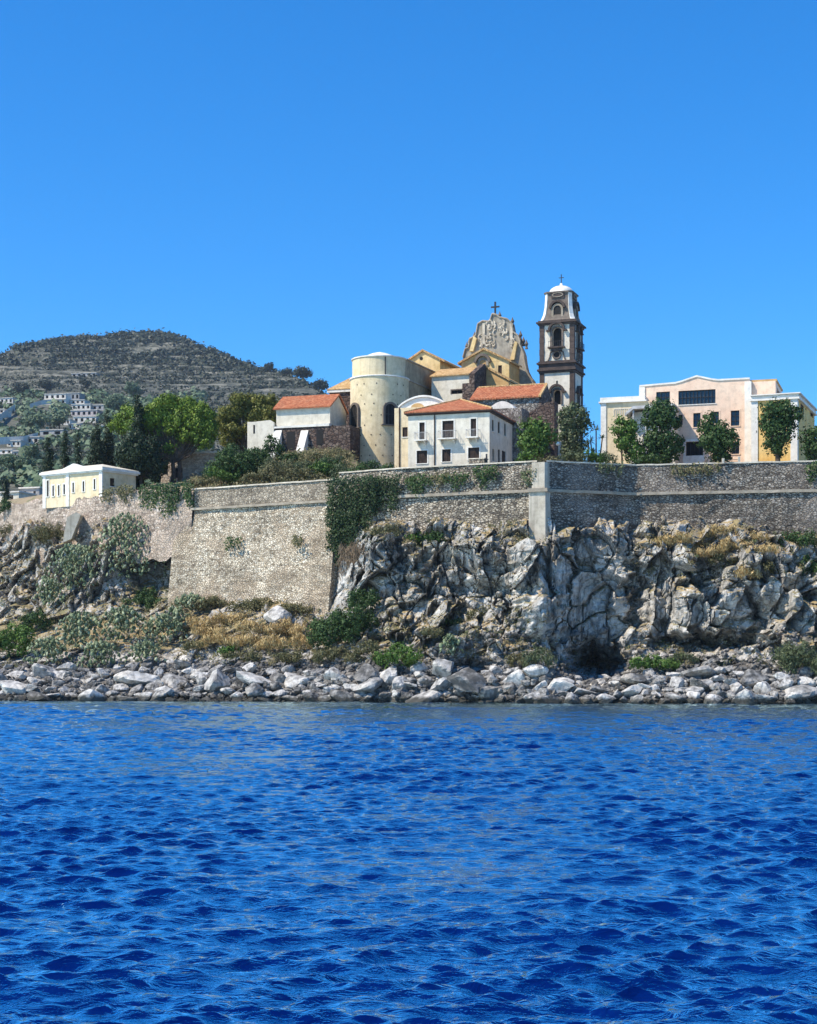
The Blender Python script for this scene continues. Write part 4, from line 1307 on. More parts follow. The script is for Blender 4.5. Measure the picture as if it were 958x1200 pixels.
m = MB(); m.box(xl - .45, .45, -.45, dep + .45, z1, z1 + .32); m.box(xl - .25, .25, -.25, dep + .25, z1 - .2, z1 - .002); m.build('cornice', M['offwhite'], yh)
m = MB(); hip_roof(m, xl, 0, 0, dep, z1 + .45, .9, .3); m.build('roof', M['cream'], yh)
for x in (fc.fx(88), ):
    m = MB(); m.prism([(x - 3.2, z1 + .33), (x + 3.2, z1 + .33), (x, z1 + 1.25)], -.35, .3, 'y'); m.build('pediment', M['offwhite'], yh)
for px in (52.3, 79.5, 118.5): x = fc.fx(px); m = MB(); m.box(x - .3, x + .3, -.1, .1, zb, z1 - .21); m.build('pilaster', M['offwhite'], yh)

# ------------------------------------------------------------------ pink building and its wings
fc = Fac(880, 214, 18)
pk = fc.thing('pink_building', 'large pink stuccoed building with ribbon window and curved roofline on the right', 'building')
xl = fc.fx(750); zb = 26.8
zl = fc.f(750, 453.3)[1]; zr_ = fc.f(879, 444.3)[1]; za = fc.f(817, 441.5)[1]
zflat = min(zl, zr_) - .05
WP = [(769.5, 785.5, 459, 471.5), (795.5, 839, 457, 473.5), (813, 821.5, 484, 500.5), (833.5, 843, 482.5, 496.5), (857, 867, 481, 499), (804.5, 824.5, 517.5, 534), (858, 867, 518, 532), (796, 800.5, 486, 498)]
fh = [fc.rect(*w) for w in WP]
m = MB(); m.block(xl, 0, 0, 10, zb, zflat, fh, [], .35); m.build('wall', M['pink'], pk)
m = MB()
top = [(750, 453.3), (792, 449.6), (800, 447.5), (817, 441.6), (834, 445.2), (842, 446.2), (879, 444.3)]
tp = [fc.f(x, y) for x, y in top]
m.prism([(xl, zflat + .002), (0, zflat + .002)] + [(min(0, x), z) for x, z in reversed(tp)], 0.0, .4, 'y'); pr = m.build('parapet', M['pink'], pk)
m = MB()
for (a, b_) in zip(tp[:-1], tp[1:]): m.prism([a, b_, (b_[0], b_[1] + .22), (a[0], a[1] + .22)], -.12, .5, 'y')
m.build('coping', M['offwhite'], pr)
gl = [(1, 'glass', 1, 1), (7, 'glass', 1, 1)]
for i, r in enumerate(fh):
    nm, nt = [(2, 1), (9, 1), (1, 1), (1, 1), (1, 2), (3, 0), (1, 1), (0, 1)][i]
    window(pk, r, 'F', 0, .35, 'glass' if i != 5 else 'dark', nm, nt, i != 5, None if i < 2 else M['pink'], M['iron'])
x0, x1, z0, z1 = fh[5]
m = MB(); m.box(x0 - .4, x1 + .2, -.25, .1, z0 - 1.2, z0 - .01); m.box(x0 - .35, x0 - .01, -.2, .1, z0, z1 + .3); m.box(x0, x1, -.2, .1, z1 + .01, z1 + .3); m.build('doorway_frame', M['offwhite'], pk)
m = MB(); m.box(xl - .05, xl + .75, -.14, .3, fc.f(752, 474)[1], zl - .05); m.build('pilaster', M['offwhite'], pk)
m = MB(); m.box(-.75, .12, -.14, .3, zb, zflat); m.build('pilaster', M['offwhite'], pk)
# roof terrace block set back on the right
m = MB(); zt_ = fc.f(895, 446)[1]; m.block(-1.5, 3.2, .45, 9.5, zflat - 4.5, zr_ - .3, [], [(2.5, 7.5, zr_ - 1.9, zr_ - .9)], .6); tb = m.build('terrace_block', M['pink'], pk)
m = MB(); m.box(-1.5, 3.35, .6, 9.7, zr_ - .29, zr_ - .02); m.build('terrace_roof', M['orange'], tb)
# outside stair with its canopy: throws the slanting shade on the pink wall
m = MB()
sx0, sx1 = fc.fx(744, -3.5), fc.fx(792, -3.5)
zc0 = fc.f(748, 480.5, -3.5)[1]; zc1 = fc.f(735, 488.5, -3.5)[1]; sx2 = fc.fx(735, -3.5)
m.prism([(sx2, zc1), (sx0, zc0), (sx1, zc0 + .1), (sx1, zc0 + .5), (sx0, zc0 + .4), (sx2, zc1 + .4)], -4.6, -.02, 'y'); cn = m.build('canopy', M['roofgrey'], pk)
m = MB(); m.prism([(sx2 + .3, zb), (sx1 - .1, zb), (sx1 - .1, zc0 - .1), (sx0, zc0 - .2), (sx2 + .3, zc1 - .3)], -3.2, -.01, 'y'); m.build('stair_wall', M['white'], pk)
for i in range(4): x = sx0 + (sx1 - sx0) * i / 3.2; m = MB(); m.tube((x, -4.3, zb), (x, -4.3, zc0 + .1), .12, .12, 8); m.build('post', M['roofgrey'], cn)
# left wing
fc = Fac(753, 216.5, 18)
lwg = fc.thing('left_wing', 'pale yellow wing with white cornice at the left end of the pink building', 'building')
x0 = fc.fx(705); zc = fc.f(730, 471.5)[1]; zt_ = fc.f(730, 465)[1]
m = MB(); m.block(x0, 1, 0, 8, zb, zc); m.build('wall', M['yellow'], lwg)
m = MB(); m.box(x0 - .3, .6, -.35, 8.3, zc + .004, zc + .2); m.box(x0 - .12, .4, -.15, 8.1, zc + .204, zt_); m.build('cornice', M['offwhite'], lwg)
m = MB(); m.box(x0 - .05, x0 + .7, -.12, .3, zb, zc - .002); m.build('corner_pilaster', M['offwhite'], lwg)
m = MB(); zz_ = fc.f(730, 487)[1]; m.box(fc.fx(720), fc.fx(738), -.08, -.04, zz_ + .9, zz_ + .96)
for i in range(8): x = fc.fx(720) + i * .28; m.box(x, x + .05, -.08, -.04, zz_, zz_ + .9)
m.build('grille', M['offwhite'], lwg)
# right wing
fc = Fac(934.5, 209, 22)
rw = fc.thing('right_wing', 'yellow ochre wing with white pilasters and cornice at the right edge', 'building')
x0 = fc.fx(881.5); zc = fc.f(934, 467.5)[1]; zt_ = fc.f(934, 461.5)[1]
S = [(939, 941.8, 476, 484.5), (950.5, 953.2, 480, 488.5)]
sh = [fc.srect(*w) for w in S]
m = MB(); m.block(x0, 0, 0, 16, zb, zc, [], sh, .3); m.build('wall', M['yellow2'], rw)
for r in sh: window(rw, r, 'S', 0, .3, 'dark', 0, 0, False, M['lava'])
m = MB(); m.box(x0 - .2, .35, -.35, 16, zc + .004, zc + .25); m.box(x0 - .1, .18, -.18, 16, zc + .254, zt_); m.box(x0 - .1, .5, -.5, 16, zt_ + .004, zt_ + .14); m.build('cornice', M['offwhite'], rw)
for (a, b_, c_) in ((x0 - .05, x0 + .8, .3), (-.8, .08, .8)): m = MB(); m.box(a, b_, -.12, c_, zb, zc - .002); m.build('pilaster', M['offwhite'], rw)
m = MB(); m.box(x0, .05, -.2, .02, zb, zb + 1.1); m.build('plinth', M['cream'], rw)

# stone block and gatepost on the parapet, lamps
fc = Fac(568, 194.2, 22)
sb = fc.thing('stone_block', 'square rough stone block standing on the wall top below the white house', 'stone block')
x0 = fc.fx(550); zt_ = fc.f(560, 537)[1]
m = MB(); m.box(x0, 0, -.1, 1.2, 27.7, zt_ - .1); m.build('masonry', M['wall_mid'], sb)
m = MB(); m.box(x0 - .08, .08, -.18, 1.28, zt_ - .098, zt_ + .02); m.build('cap', M['coping'], sb)
m = MB(); m.box(.09, .25, .2, .4, 27.7, zt_ + .5); m.build('post', M['iron'], sb)
fc = Fac(868, 191.6, -2)
gp_ = fc.thing('parapet_gate', 'low parapet gap with two short posts and a dark rail', 'gate')
x0 = fc.fx(847)
m = MB(); m.box(x0, x0 + .25, 0, .25, 27.9, 28.5); m.box(-.25, 0, 0, .25, 27.9, 28.7); m.build('post', M['coping'], gp_)
m = MB(); m.box(x0 + .25, -.25, .08, .14, 28.3, 28.36); m.box(x0 + .25, -.25, .08, .14, 28.05, 28.1); m.build('rail', M['iron'], gp_)


def lamp(px, pyg, Y, label):
    p = P(px, pyg, Y); zg = float(plateau_Z(p.x, p.y)[0])
    o = thing('street_lamp', label, 'street lamp', (p.x, p.y, zg), 0, 'globe lamps on the fortress')
    m = MB(); m.tube((0, 0, 0), (0, 0, p.z - zg - .2), .07, .05, 8); m.build('post', M['iron'], o)
    m = MB(); m.lathe([(.02, p.z - zg - .25)] + [(.26 * math.sin(t), p.z - zg - .26 * math.cos(t)) for t in [math.pi * i / 8 for i in range(1, 8)]] + [(.01, p.z - zg + .26)], 12); m.build('globe', M['lamp'], o, True)


lamp(654, 520, 205, 'white globe street lamp in front of the round green tree')
lamp(741, 528, 203, 'white globe street lamp among the trees before the pink building')

# ------------------------------------------------------------------ foliage
def unit(n, r_):
    v = r_.normal(size=(n, 3))
    return v / np.linalg.norm(v, axis=1)[:, None]


def leaf_quads(c, nrm, ln, wd, r_, up=0.0):
    """one diamond-shaped leaf per centre, facing roughly along nrm"""
    n = len(c)
    nv = nrm + unit(n, r_) * .75
    nv /= np.linalg.norm(nv, axis=1)[:, None]
    a = unit(n, r_); a[:, 2] += up
    a -= nv * (a * nv).sum(1)[:, None]
    a /= np.linalg.norm(a, axis=1)[:, None]
    b = np.cross(nv, a)
    s = r_.uniform(.65, 1.35, (n, 1))
    l, w = ln * s / 2, wd * s / 2
    v = np.stack([c - a * l, c + b * w - a * l * .1, c + a * l, c - b * w - a * l * .1], 1).reshape(-1, 3)
    return v


def crown_verts(lobes, leaf=.3, wd=.2, clump=.55, dens=1.0, per=14, seed=0, up=0.0, flat_bottom=None, fill=.25, shape=None):
    """lobes: (x, y, z, rx, ry, rz). Clumps of leaves over each lobe's surface, a few inside, uneven outline and gaps"""
    r_ = np.random.default_rng(seed)
    out = []
    for (x, y, z, rx, ry, rz) in lobes:
        area = 4 * math.pi * (((rx * ry) ** 1.6 + (rx * rz) ** 1.6 + (ry * rz) ** 1.6) / 3) ** (1 / 1.6)
        n = max(5, int(area / (clump * clump) * .55 * dens))
        u = unit(n, r_)
        rad = r_.uniform(.8, 1.1, (n, 1))
        rad[r_.random(n) < fill] *= .65
        cc = u * rad * np.array([rx, ry, rz])
        nn = u / np.array([rx, ry, rz]); nn /= np.linalg.norm(nn, axis=1)[:, None]
        if flat_bottom is not None:
            k = u[:, 2] > flat_bottom
            cc, nn = cc[k], nn[k]
        cc = cc + np.array([x, y, z])
        m = len(cc)
        sz = r_.uniform(.6, 1.3, (m, 1, 1))
        lc = cc[:, None, :] + r_.normal(size=(m, per, 3)) * clump * .42 * sz
        off = lc - cc[:, None, :]
        ln_ = nn[:, None, :] * .8 + off / (clump * .5)
        out.append(leaf_quads(lc.reshape(-1, 3), ln_.reshape(-1, 3), leaf, wd, r_, up))
    return np.concatenate(out)


def leaf_mesh(name, v, mat):
    return mesh_np(name, v, np.arange(len(v)).reshape(-1, 4), mat)


def tree(name, label, Y, lobes_px, mat, trunk=(0, 0), leaf=.34, wd=.24, clump=.6, dens=1.45, per=16, seed=1, tr=.28, up=0.0, ry=.85, group=None, cat='tree', fork=None, flat=None, lobe_dy=1.0):
    """lobes_px: crown lobes as (px, py, half-width px, half-height px); trunk = (px at foot, py of the fork)"""
    base = P(trunk[0], 700, Y); gz = float(plateau_Z(base.x, base.y)[0]) - .15
    o = thing(name, label, cat, (base.x, base.y, gz), 0, group)
    r_ = random.Random(seed)
    lobes = []
    for (px, py, w, h_) in lobes_px:
        c_ = P(px, py, Y)
        lobes.append((c_.x - base.x, r_.uniform(-.35, .35) * w * Y / F * lobe_dy, c_.z - gz, w * Y / F, w * Y / F * ry, h_ * Y / F))
    link(bpy.data.objects.new('crown', leaf_mesh('crown', crown_verts(lobes, leaf, wd, clump, dens, per, seed, up, flat), mat)), o)
    zf = P(trunk[0], trunk[1], Y).z - gz
    m = MB()
    m.path([(0, 0, 0), (.06, .03, zf * .45), (-.05, 0, zf)], [tr * 1.25, tr, tr * .8], 9)
    for (x, y, z, rx, ry_, rz) in lobes:
        e = Vector((x, y, z)); s = Vector((-.05, 0, zf * .93))
        mid = s.lerp(e, .5) + Vector((0, 0, -.12 * (e - s).length))
        m.path([s, mid, e], [tr * .62, tr * .4, tr * .14], 6)
    m.build('trunk', M['bark'], o)
    return o


def lobes_in(x0, x1, y0, y1, n, seed, k=.34):
    """n lobes filling an oval of the picture, for rounded crowns"""
    r_ = random.Random(seed)
    out = []
    w, h_ = (x1 - x0) / 2, (y1 - y0) / 2
    for i in range(n):
        a = 2 * math.pi * i / n + r_.uniform(-.3, .3); q_ = r_.uniform(.45, .72)
        out.append(((x0 + x1) / 2 + math.cos(a) * w * q_, (y0 + y1) / 2 + math.sin(a) * h_ * q_, w * r_.uniform(k, k + .14), h_ * r_.uniform(k, k + .14)))
    out.append(((x0 + x1) / 2, (y0 + y1) / 2, w * .55, h_ * .55))
    return out


# trees on the right, before the pink building
tree('tree', 'round bright green tree right of the white house', 205, lobes_in(606, 652, 489, 540, 7, 3), M['leaf_green'], (628, 540), seed=3)
tree('tree', 'tall grey-green tree hiding the foot of the bell tower', 208, lobes_in(651, 694, 470, 512, 7, 5) + lobes_in(653, 688, 500, 540, 5, 6), M['leaf_grey'], (671, 535), seed=5)
tree('tree', 'small two-tone tree with bare lower trunk before the pale yellow left wing', 203, lobes_in(716, 752, 488, 520, 6, 7) + [(740, 528, 15, 12), (750, 538, 11, 8), (733, 518, 12, 9)], M['leaf_green'], (729, 520), seed=7, tr=.12)
tree('tree', 'largest dark pine before the pink building, beneath the ribbon window', 203, lobes_in(752, 800, 470, 508, 7, 9, .36) + [(774, 515, 20, 14), (782, 530, 16, 13), (768, 538, 15, 8), (764, 522, 12, 12), (793, 520, 9, 10)], M['leaf_dark'], (778, 530), seed=9)
tree('tree', 'dark ragged tree before the ground-floor doorway of the pink building', 201, lobes_in(817, 862, 492, 528, 7, 11, .36) + [(842, 526, 15, 12), (846, 537, 11, 8), (832, 491, 7, 6), (834, 516, 14, 10), (854, 518, 12, 10)], M['leaf_dark'], (845, 535), seed=11)
tree('tree', 'wide-topped tree on a forked dark trunk before the yellow ochre wing', 199, lobes_in(888, 938, 472, 504, 8, 13, .36) + [(912, 512, 14, 12), (914, 524, 11, 9), (901, 518, 6, 7), (904, 504, 12, 10), (924, 506, 10, 9)], M['leaf_dark'], (912, 530), seed=13, tr=.34)
tree('tree', 'dark round tree cut by the right edge, before the ochre side wall', 198, lobes_in(938, 976, 497, 540, 7, 15), M['leaf_dark'], (956, 538), seed=15)
# cypresses and pines on the left
for (px, top, w, Y, lb, s) in ((57, 512, 6.5, 243, 'leftmost slim dark cypress behind the small yellow house', 21), (75.5, 503, 6.0, 241, 'tallest slim cypress right behind the small yellow house roof', 22), (91.5, 504, 4.2, 240, 'thinnest cypress above the pediment of the small yellow house', 23),
                           (113, 497, 10, 244, 'broad dusky cypress just left of the darkest tall cypresses', 24), (126, 484, 9, 246, 'pointed dark cypress between the dusky cypress and the stone pine', 25), (161, 466, 12, 236, 'tallest and broadest black-green cypress in front of the stone pine', 26), (7, 560, 5, 270, 'small dark cypress at the left edge beside the grey shack', 27)):
    n = 9; lob = []
    bot = 575 if px > 20 else 600
    for i in range(n):
        t = i / (n - 1); y = top + 5 + (bot - top - 10) * t
        lob.append((px + random.Random(s * 50 + i).uniform(-.18, .18) * w, y, w * (.28 + .72 * min(1, t * 1.7) ** .8), (bot - top) / n * .85))
    tree('cypress', lb, Y, lob, M['leaf_cypress'], (px, bot - 30), leaf=.34, wd=.15, clump=.45, seed=s, up=1.6, ry=1.0, per=15, tr=.2, cat='cypress', group='cypresses on the left', lobe_dy=0)
tree('dark_tree', 'low dark evergreen mass at the foot of the broad cypress beside the stone pine', 233, lobes_in(134, 190, 505, 560, 8, 31, .36) + lobes_in(165, 200, 530, 566, 4, 32), M['leaf_cypress'], (165, 555), seed=31, leaf=.4)
# stone pine: flat umbrella of many tufts
def umbrella(x0, x1, ytop, ybot, n, seed):
    r_ = random.Random(seed); out = []
    cx_, w = (x0 + x1) / 2, (x1 - x0) / 2
    for i in range(n):
        t = r_.uniform(-1, 1); e = math.sqrt(max(0, 1 - t * t))
        yy = ybot - (ybot - ytop) * e * r_.uniform(.35, 1.0)
        out.append((cx_ + t * w * .92, yy + 3, r_.uniform(6.5, 10.5), r_.uniform(4.5, 7)))
    return out
tree('stone_pine', 'big umbrella-shaped stone pine with bright green top and twin trunks', 238, umbrella(158, 254, 462, 512, 74, 41) + umbrella(150, 200, 468, 500, 8, 42) + [(240, 518, 11, 8), (200, 525, 10, 7), (222, 512, 14, 8), (245, 507, 9, 7), (207, 500, 14, 12), (185, 510, 12, 10), (228, 498, 14, 10)], M['leaf_pine'], (203, 540), leaf=.36, wd=.19, clump=.55, per=20, seed=41, tr=.34, cat='stone pine', ry=1.0, lobe_dy=2.2)
m = MB(); base = P(211, 700, 238); gz = float(plateau_Z(base.x, base.y)[0])
tp_ = next(o for o in bpy.data.objects if o.name == 'stone_pine')
m.path([(base.x - tp_.location.x, 0, -.2), (base.x - tp_.location.x - .1, .2, 4), (base.x - tp_.location.x + 1.0, .3, 8)], [.36, .3, .2], 8); m.build('trunk', M['bark'], tp_)
tree('stone_pine', 'light green pine top peeping out left of the broad black-green cypress', 242, [(140, 494, 9, 7), (147, 487, 8, 6), (134, 500, 6, 5), (150, 480, 8, 6), (142, 502, 8, 7)], M['leaf_pine'], (146, 520), leaf=.36, wd=.19, clump=.55, per=20, seed=43, tr=.2, cat='stone pine')
tree('yellowish_pine', 'yellowish green pine with dry needles between the stone pine and the red-roofed house', 246, umbrella(256, 326, 461, 505, 50, 45) + [(275, 505, 14, 10), (300, 502, 14, 10), (268, 515, 10, 10), (320, 470, 8, 7)], M['leaf_pine_old'], (288, 525), leaf=.36, wd=.19, clump=.55, per=20, seed=45, tr=.3, cat='pine', ry=1.0, lobe_dy=2.0)

# ------------------------------------------------------------------ shrubs, ivy, cactus, dry grass
KIND = {'shrub': ('leaf_dark', .26, .18), 'green': ('leaf_green', .26, .17), 'grey': ('leaf_grey', .30, .12), 'olive': ('leaf_olive', .26, .13), 'dry': ('leaf_dry', .42, .09), 'ivy': ('leaf_dark', .26, .22), 'roots': ('leaf_brown', .9, .06)}
bush_cache = {}


def bush_mesh(kind, w, h, seed, per=11):
    """a low mound of foliage about w x h metres, its base at the origin; several small lobes give an uneven outline"""
    mat, lf, wd = KIND[kind]
    r_ = random.Random(seed)
    lob = []
    n = max(5, int(w * 1.5))
    for i in range(n):
        t = (i + .5) / n * 2 - 1 + r_.uniform(-.15, .15)
        e = math.sqrt(max(.08, 1 - t * t))
        rz = h * r_.uniform(.2, .34)
        lob.append((t * w * .44, r_.uniform(-.32, .32) * min(w, h * 1.6), h * (.18 + r_.uniform(.0, .5) * e), w * r_.uniform(.11, .2) + .15, w * r_.uniform(.1, .17) + .15, rz))
    up = {'dry': 1.6, 'grey': .9, 'roots': 2.5}.get(kind, .2)
    return leaf_mesh(kind + '_foliage', crown_verts(lob, lf, wd, .42, 1.5, per, seed, up), M[mat])


def pad_mesh(w, h, seed):
    """prickly pear: flat oval pads growing out of one another"""
    r_ = random.Random(seed)
    bm = bmesh.new(); bmesh.ops.create_icosphere(bm, subdivisions=1, radius=1)
    bv = np.array([v.co[:] for v in bm.verts]); bf = np.array([[v.index for v in f.verts] for f in bm.faces]); bm.free()
    vs, fs = [], []
    n = int(30 + w * h * 10)
    for i in range(n):
        x = r_.gauss(0, .42) * w * .5; x = max(-w * .55, min(w * .55, x))
        e = math.sqrt(max(.05, 1 - (x / (w * .58)) ** 2))
        z = h * e * r_.random() ** .6; y = r_.uniform(-.5, .5) * min(w, 2.2 * h) * .6 * e - .2 * (h - z)
        s = r_.uniform(.2, .38)
        rot = Matrix.Rotation(r_.uniform(0, 6.28), 3, 'Z') @ Matrix.Rotation(r_.uniform(-.9, .9), 3, 'X') @ Matrix.Rotation(r_.uniform(-.5, .5), 3, 'Y')
        v = bv * np.array([s * .72, s * .16, s]); v = v @ np.array(rot).T + np.array([x, y, z])
        fs.append(bf + len(vs) * len(bv)); vs.append(v)
    return mesh_np('pads', np.concatenate(vs), np.concatenate(fs), M['pad'], True)


GRP = {'shrub': 'dark green shrubs', 'green': 'bright green shrubs', 'grey': 'grey-green shrubs', 'olive': 'olive brown scrub', 'dry': 'golden dry grass tussocks', 'ivy': 'plants hanging from the walls', 'pear': 'prickly pear clumps', 'roots': 'dry hanging roots'}
NAM = {'shrub': 'shrub', 'green': 'shrub', 'grey': 'shrub', 'olive': 'scrub_bush', 'dry': 'dry_tussock', 'pear': 'prickly_pear'}


def bush(kind, px, py, w, h, label, Y=None, flip=False):
    """a plant whose middle is seen at (px, py) and that spans w x h photo pixels"""
    if Y is None: p = surf(px, py + h * .42); p.y -= .95 if kind == 'dry' else .5
    elif Y == 'g':
        p = None
    else: p = P(px, py + h * .5, Y)
    Ym = p.y
    W_, H_ = w * Ym / F * .95, h * Ym / F
    seed = int(px * 7 + py * 13)
    me = pad_mesh(W_, H_, seed) if kind == 'pear' else bush_mesh(kind, W_, H_, seed)
    o = thing(NAM.get(kind, 'shrub'), label, {'dry': 'dry grass', 'pear': 'prickly pear', 'olive': 'bush'}.get(kind, 'shrub'), (p.x, p.y, p.z - .1), 0, GRP[kind])
    link(bpy.data.objects.new('foliage', me), o)
    return o


BUSH = [
    ('pear', 152, 645, 84, 76, 'largest prickly pear clump, leaning against the rubble wall left of the bastion'),
    ('pear', 90, 668, 74, 56, 'big prickly pear clump below the leaning broken slab of wall'),
    ('pear', 60, 697, 44, 30, 'small prickly pear clump under the pale rocks at far left'),
    ('pear', 192, 738, 56, 34, 'prickly pear clump in mid slope below the dark hollow'),
    ('pear', 146, 735, 62, 42, 'dense prickly pear clump in the middle of the lower left slope'),
    ('pear', 96, 742, 62, 44, 'wide prickly pear clump right of the bright grassy bank'),
    ('pear', 58, 764, 52, 32, 'low prickly pear clump just above the boulders at far left'),
    ('pear', 118, 768, 56, 30, 'low prickly pear clump above the boulders, lower edge of the slope'),
    ('pear', 172, 765, 44, 26, 'small prickly pear patch just above the boulders below the hollow'),
    ('pear', 222, 706, 44, 20, 'prickly pear growing at the left foot of the bastion wall'),
    ('pear', 206, 726, 36, 30, 'prickly pear left of the golden dry grass'),
    ('pear', 527, 757, 26, 24, 'small dark prickly pear on the pale slope under the cliff'),
    ('green', 18, 748, 56, 40, 'bright grassy green bank at the left edge above the boulders'),
    ('shrub', 44, 724, 42, 30, 'dark green shrub topping the grassy bank at left'),
    ('shrub', 168, 702, 50, 28, 'dark green shrub in the hollow left of the bastion wall'),
    ('olive', 60, 622, 50, 34, 'ochre bush hanging on the pink rubble left of the broken slab'),
    ('olive', 10, 618, 30, 22, 'olive bush at the left edge of the rubble wall'),
    ('shrub', 10, 590, 24, 18, 'round dark shrub on the wall top at the left edge'),
    ('shrub', 57, 676, 14, 22, 'small narrow green shrub in a cleft of the left cliff'),
    ('olive', 252, 704, 52, 16, 'olive scrub along the left foot of the bastion wall'),
    ('olive', 300, 707, 58, 16, 'olive scrub along the middle foot of the bastion wall'),
    ('olive', 346, 712, 40, 13, 'olive scrub at the right foot of the bastion wall'),
    ('dry', 238, 728, 36, 22, 'leftmost golden tussock below the bastion wall'),
    ('dry', 268, 722, 40, 18, 'upper golden tussock below the middle of the bastion'),
    ('dry', 302, 734, 44, 22, 'golden tussock beside the dark rock outcrop under the bastion'),
    ('dry', 338, 732, 44, 22, 'broad golden tussock right of the dark outcrop under the bastion'),
    ('dry', 262, 746, 42, 20, 'golden tussock in the middle of the dry bank'),
    ('dry', 318, 752, 42, 18, 'lowest golden tussock of the dry bank, near the boulders'),
    ('dry', 352, 748, 28, 22, 'golden tussock touching the dark ivy bush'),
    ('olive', 232, 752, 34, 18, 'brownish scrub at the lower left of the dry bank'),
    ('olive', 284, 766, 44, 18, 'brownish scrub between dry bank and boulders'),
    ('olive', 340, 768, 36, 18, 'brownish scrub above boulders, right end of the dry bank'),
    ('green', 268, 762, 26, 14, 'small green tuft at the lower edge of the dry bank'),
    ('shrub', 402, 728, 78, 54, 'large dark green bramble filling the gully right of the bastion'),
    ('shrub', 425, 700, 40, 40, 'upper part bramble climbing below the hanging roots'),
    ('olive', 392, 765, 52, 24, 'brown withered bush at the foot of the large bramble'),
    ('olive', 428, 760, 40, 34, 'grey brown scrub right of the large bramble'),
    ('green', 466, 768, 54, 32, 'bright yellow-green bush just above the boulders under the cliff'),
    ('green', 489, 626, 24, 14, 'bright green tuft on the cliff top below the curtain wall'),
    ('shrub', 509, 629, 20, 14, 'dark tuft beside the bright green tuft on the cliff top'),
    ('olive', 452, 628, 36, 14, 'dry scrub on the cliff top right of the ivy thicket'),
    ('olive', 562, 714, 26, 20, 'dark olive bush on the pale ledge in mid cliff'),
    ('shrub', 530, 724, 36, 14, 'low green shrub on the sloping ledge in mid cliff'),
    ('olive', 505, 738, 30, 12, 'low scrub at the left end of the sloping ledge'),
    ('grey', 628, 768, 44, 32, 'grey-green bush beside the dark cave mouth'),
    ('olive', 602, 772, 24, 16, 'small olive bush left of the grey-green bush by the cave'),
    ('green', 762, 776, 56, 18, 'yellow-green grassy bank right of the cave mouth'),
    ('grey', 800, 770, 36, 14, 'grey-green growth on the bank under the overhang'),
    ('dry', 786, 630, 44, 16, 'leftmost golden tussock on the ledge below the dark wall'),
    ('dry', 822, 630, 48, 18, 'second golden tussock on the ledge below the dark wall'),
    ('dry', 858, 636, 46, 18, 'golden tussock in the middle of the ledge below the dark wall'),
    ('dry', 892, 642, 40, 18, 'golden tussock at the right end of the ledge'),
    ('dry', 806, 642, 40, 16, 'golden tussock just below the second one on the right ledge'),
    ('dry', 840, 622, 40, 14, 'golden tussock against the foot of the dark wall, middle of the ledge'),
    ('dry', 878, 628, 40, 14, 'golden tussock against the foot of the dark wall, right part of the ledge'),
    ('dry', 832, 646, 36, 14, 'lower golden tussock hanging over the middle of the ledge'),
    ('dry', 288, 748, 40, 20, 'golden tussock below the dark outcrop in the dry bank'),
    ('dry', 246, 738, 36, 18, 'small golden tussock at the left end of the dry bank'),
    ('dry', 872, 672, 30, 14, 'lone dry tussock halfway down the right cliff'),
    ('olive', 848, 652, 30, 12, 'olive bush just beneath the golden ledge'),
    ('olive', 905, 664, 30, 16, 'olive bush on the right cliff below the ledge'),
    ('shrub', 936, 628, 40, 26, 'dark green bush at the foot of the wall near the right edge'),
    ('shrub', 950, 656, 26, 30, 'dark green bush hanging on the cliff at the right edge'),
    ('grey', 936, 770, 62, 48, 'largest grey-green bush above the boulders at the right edge'),
    ('olive', 768, 634, 24, 12, 'olive scrub at the left end of the golden ledge'),
]
for b_ in BUSH:
    bush(*b_)
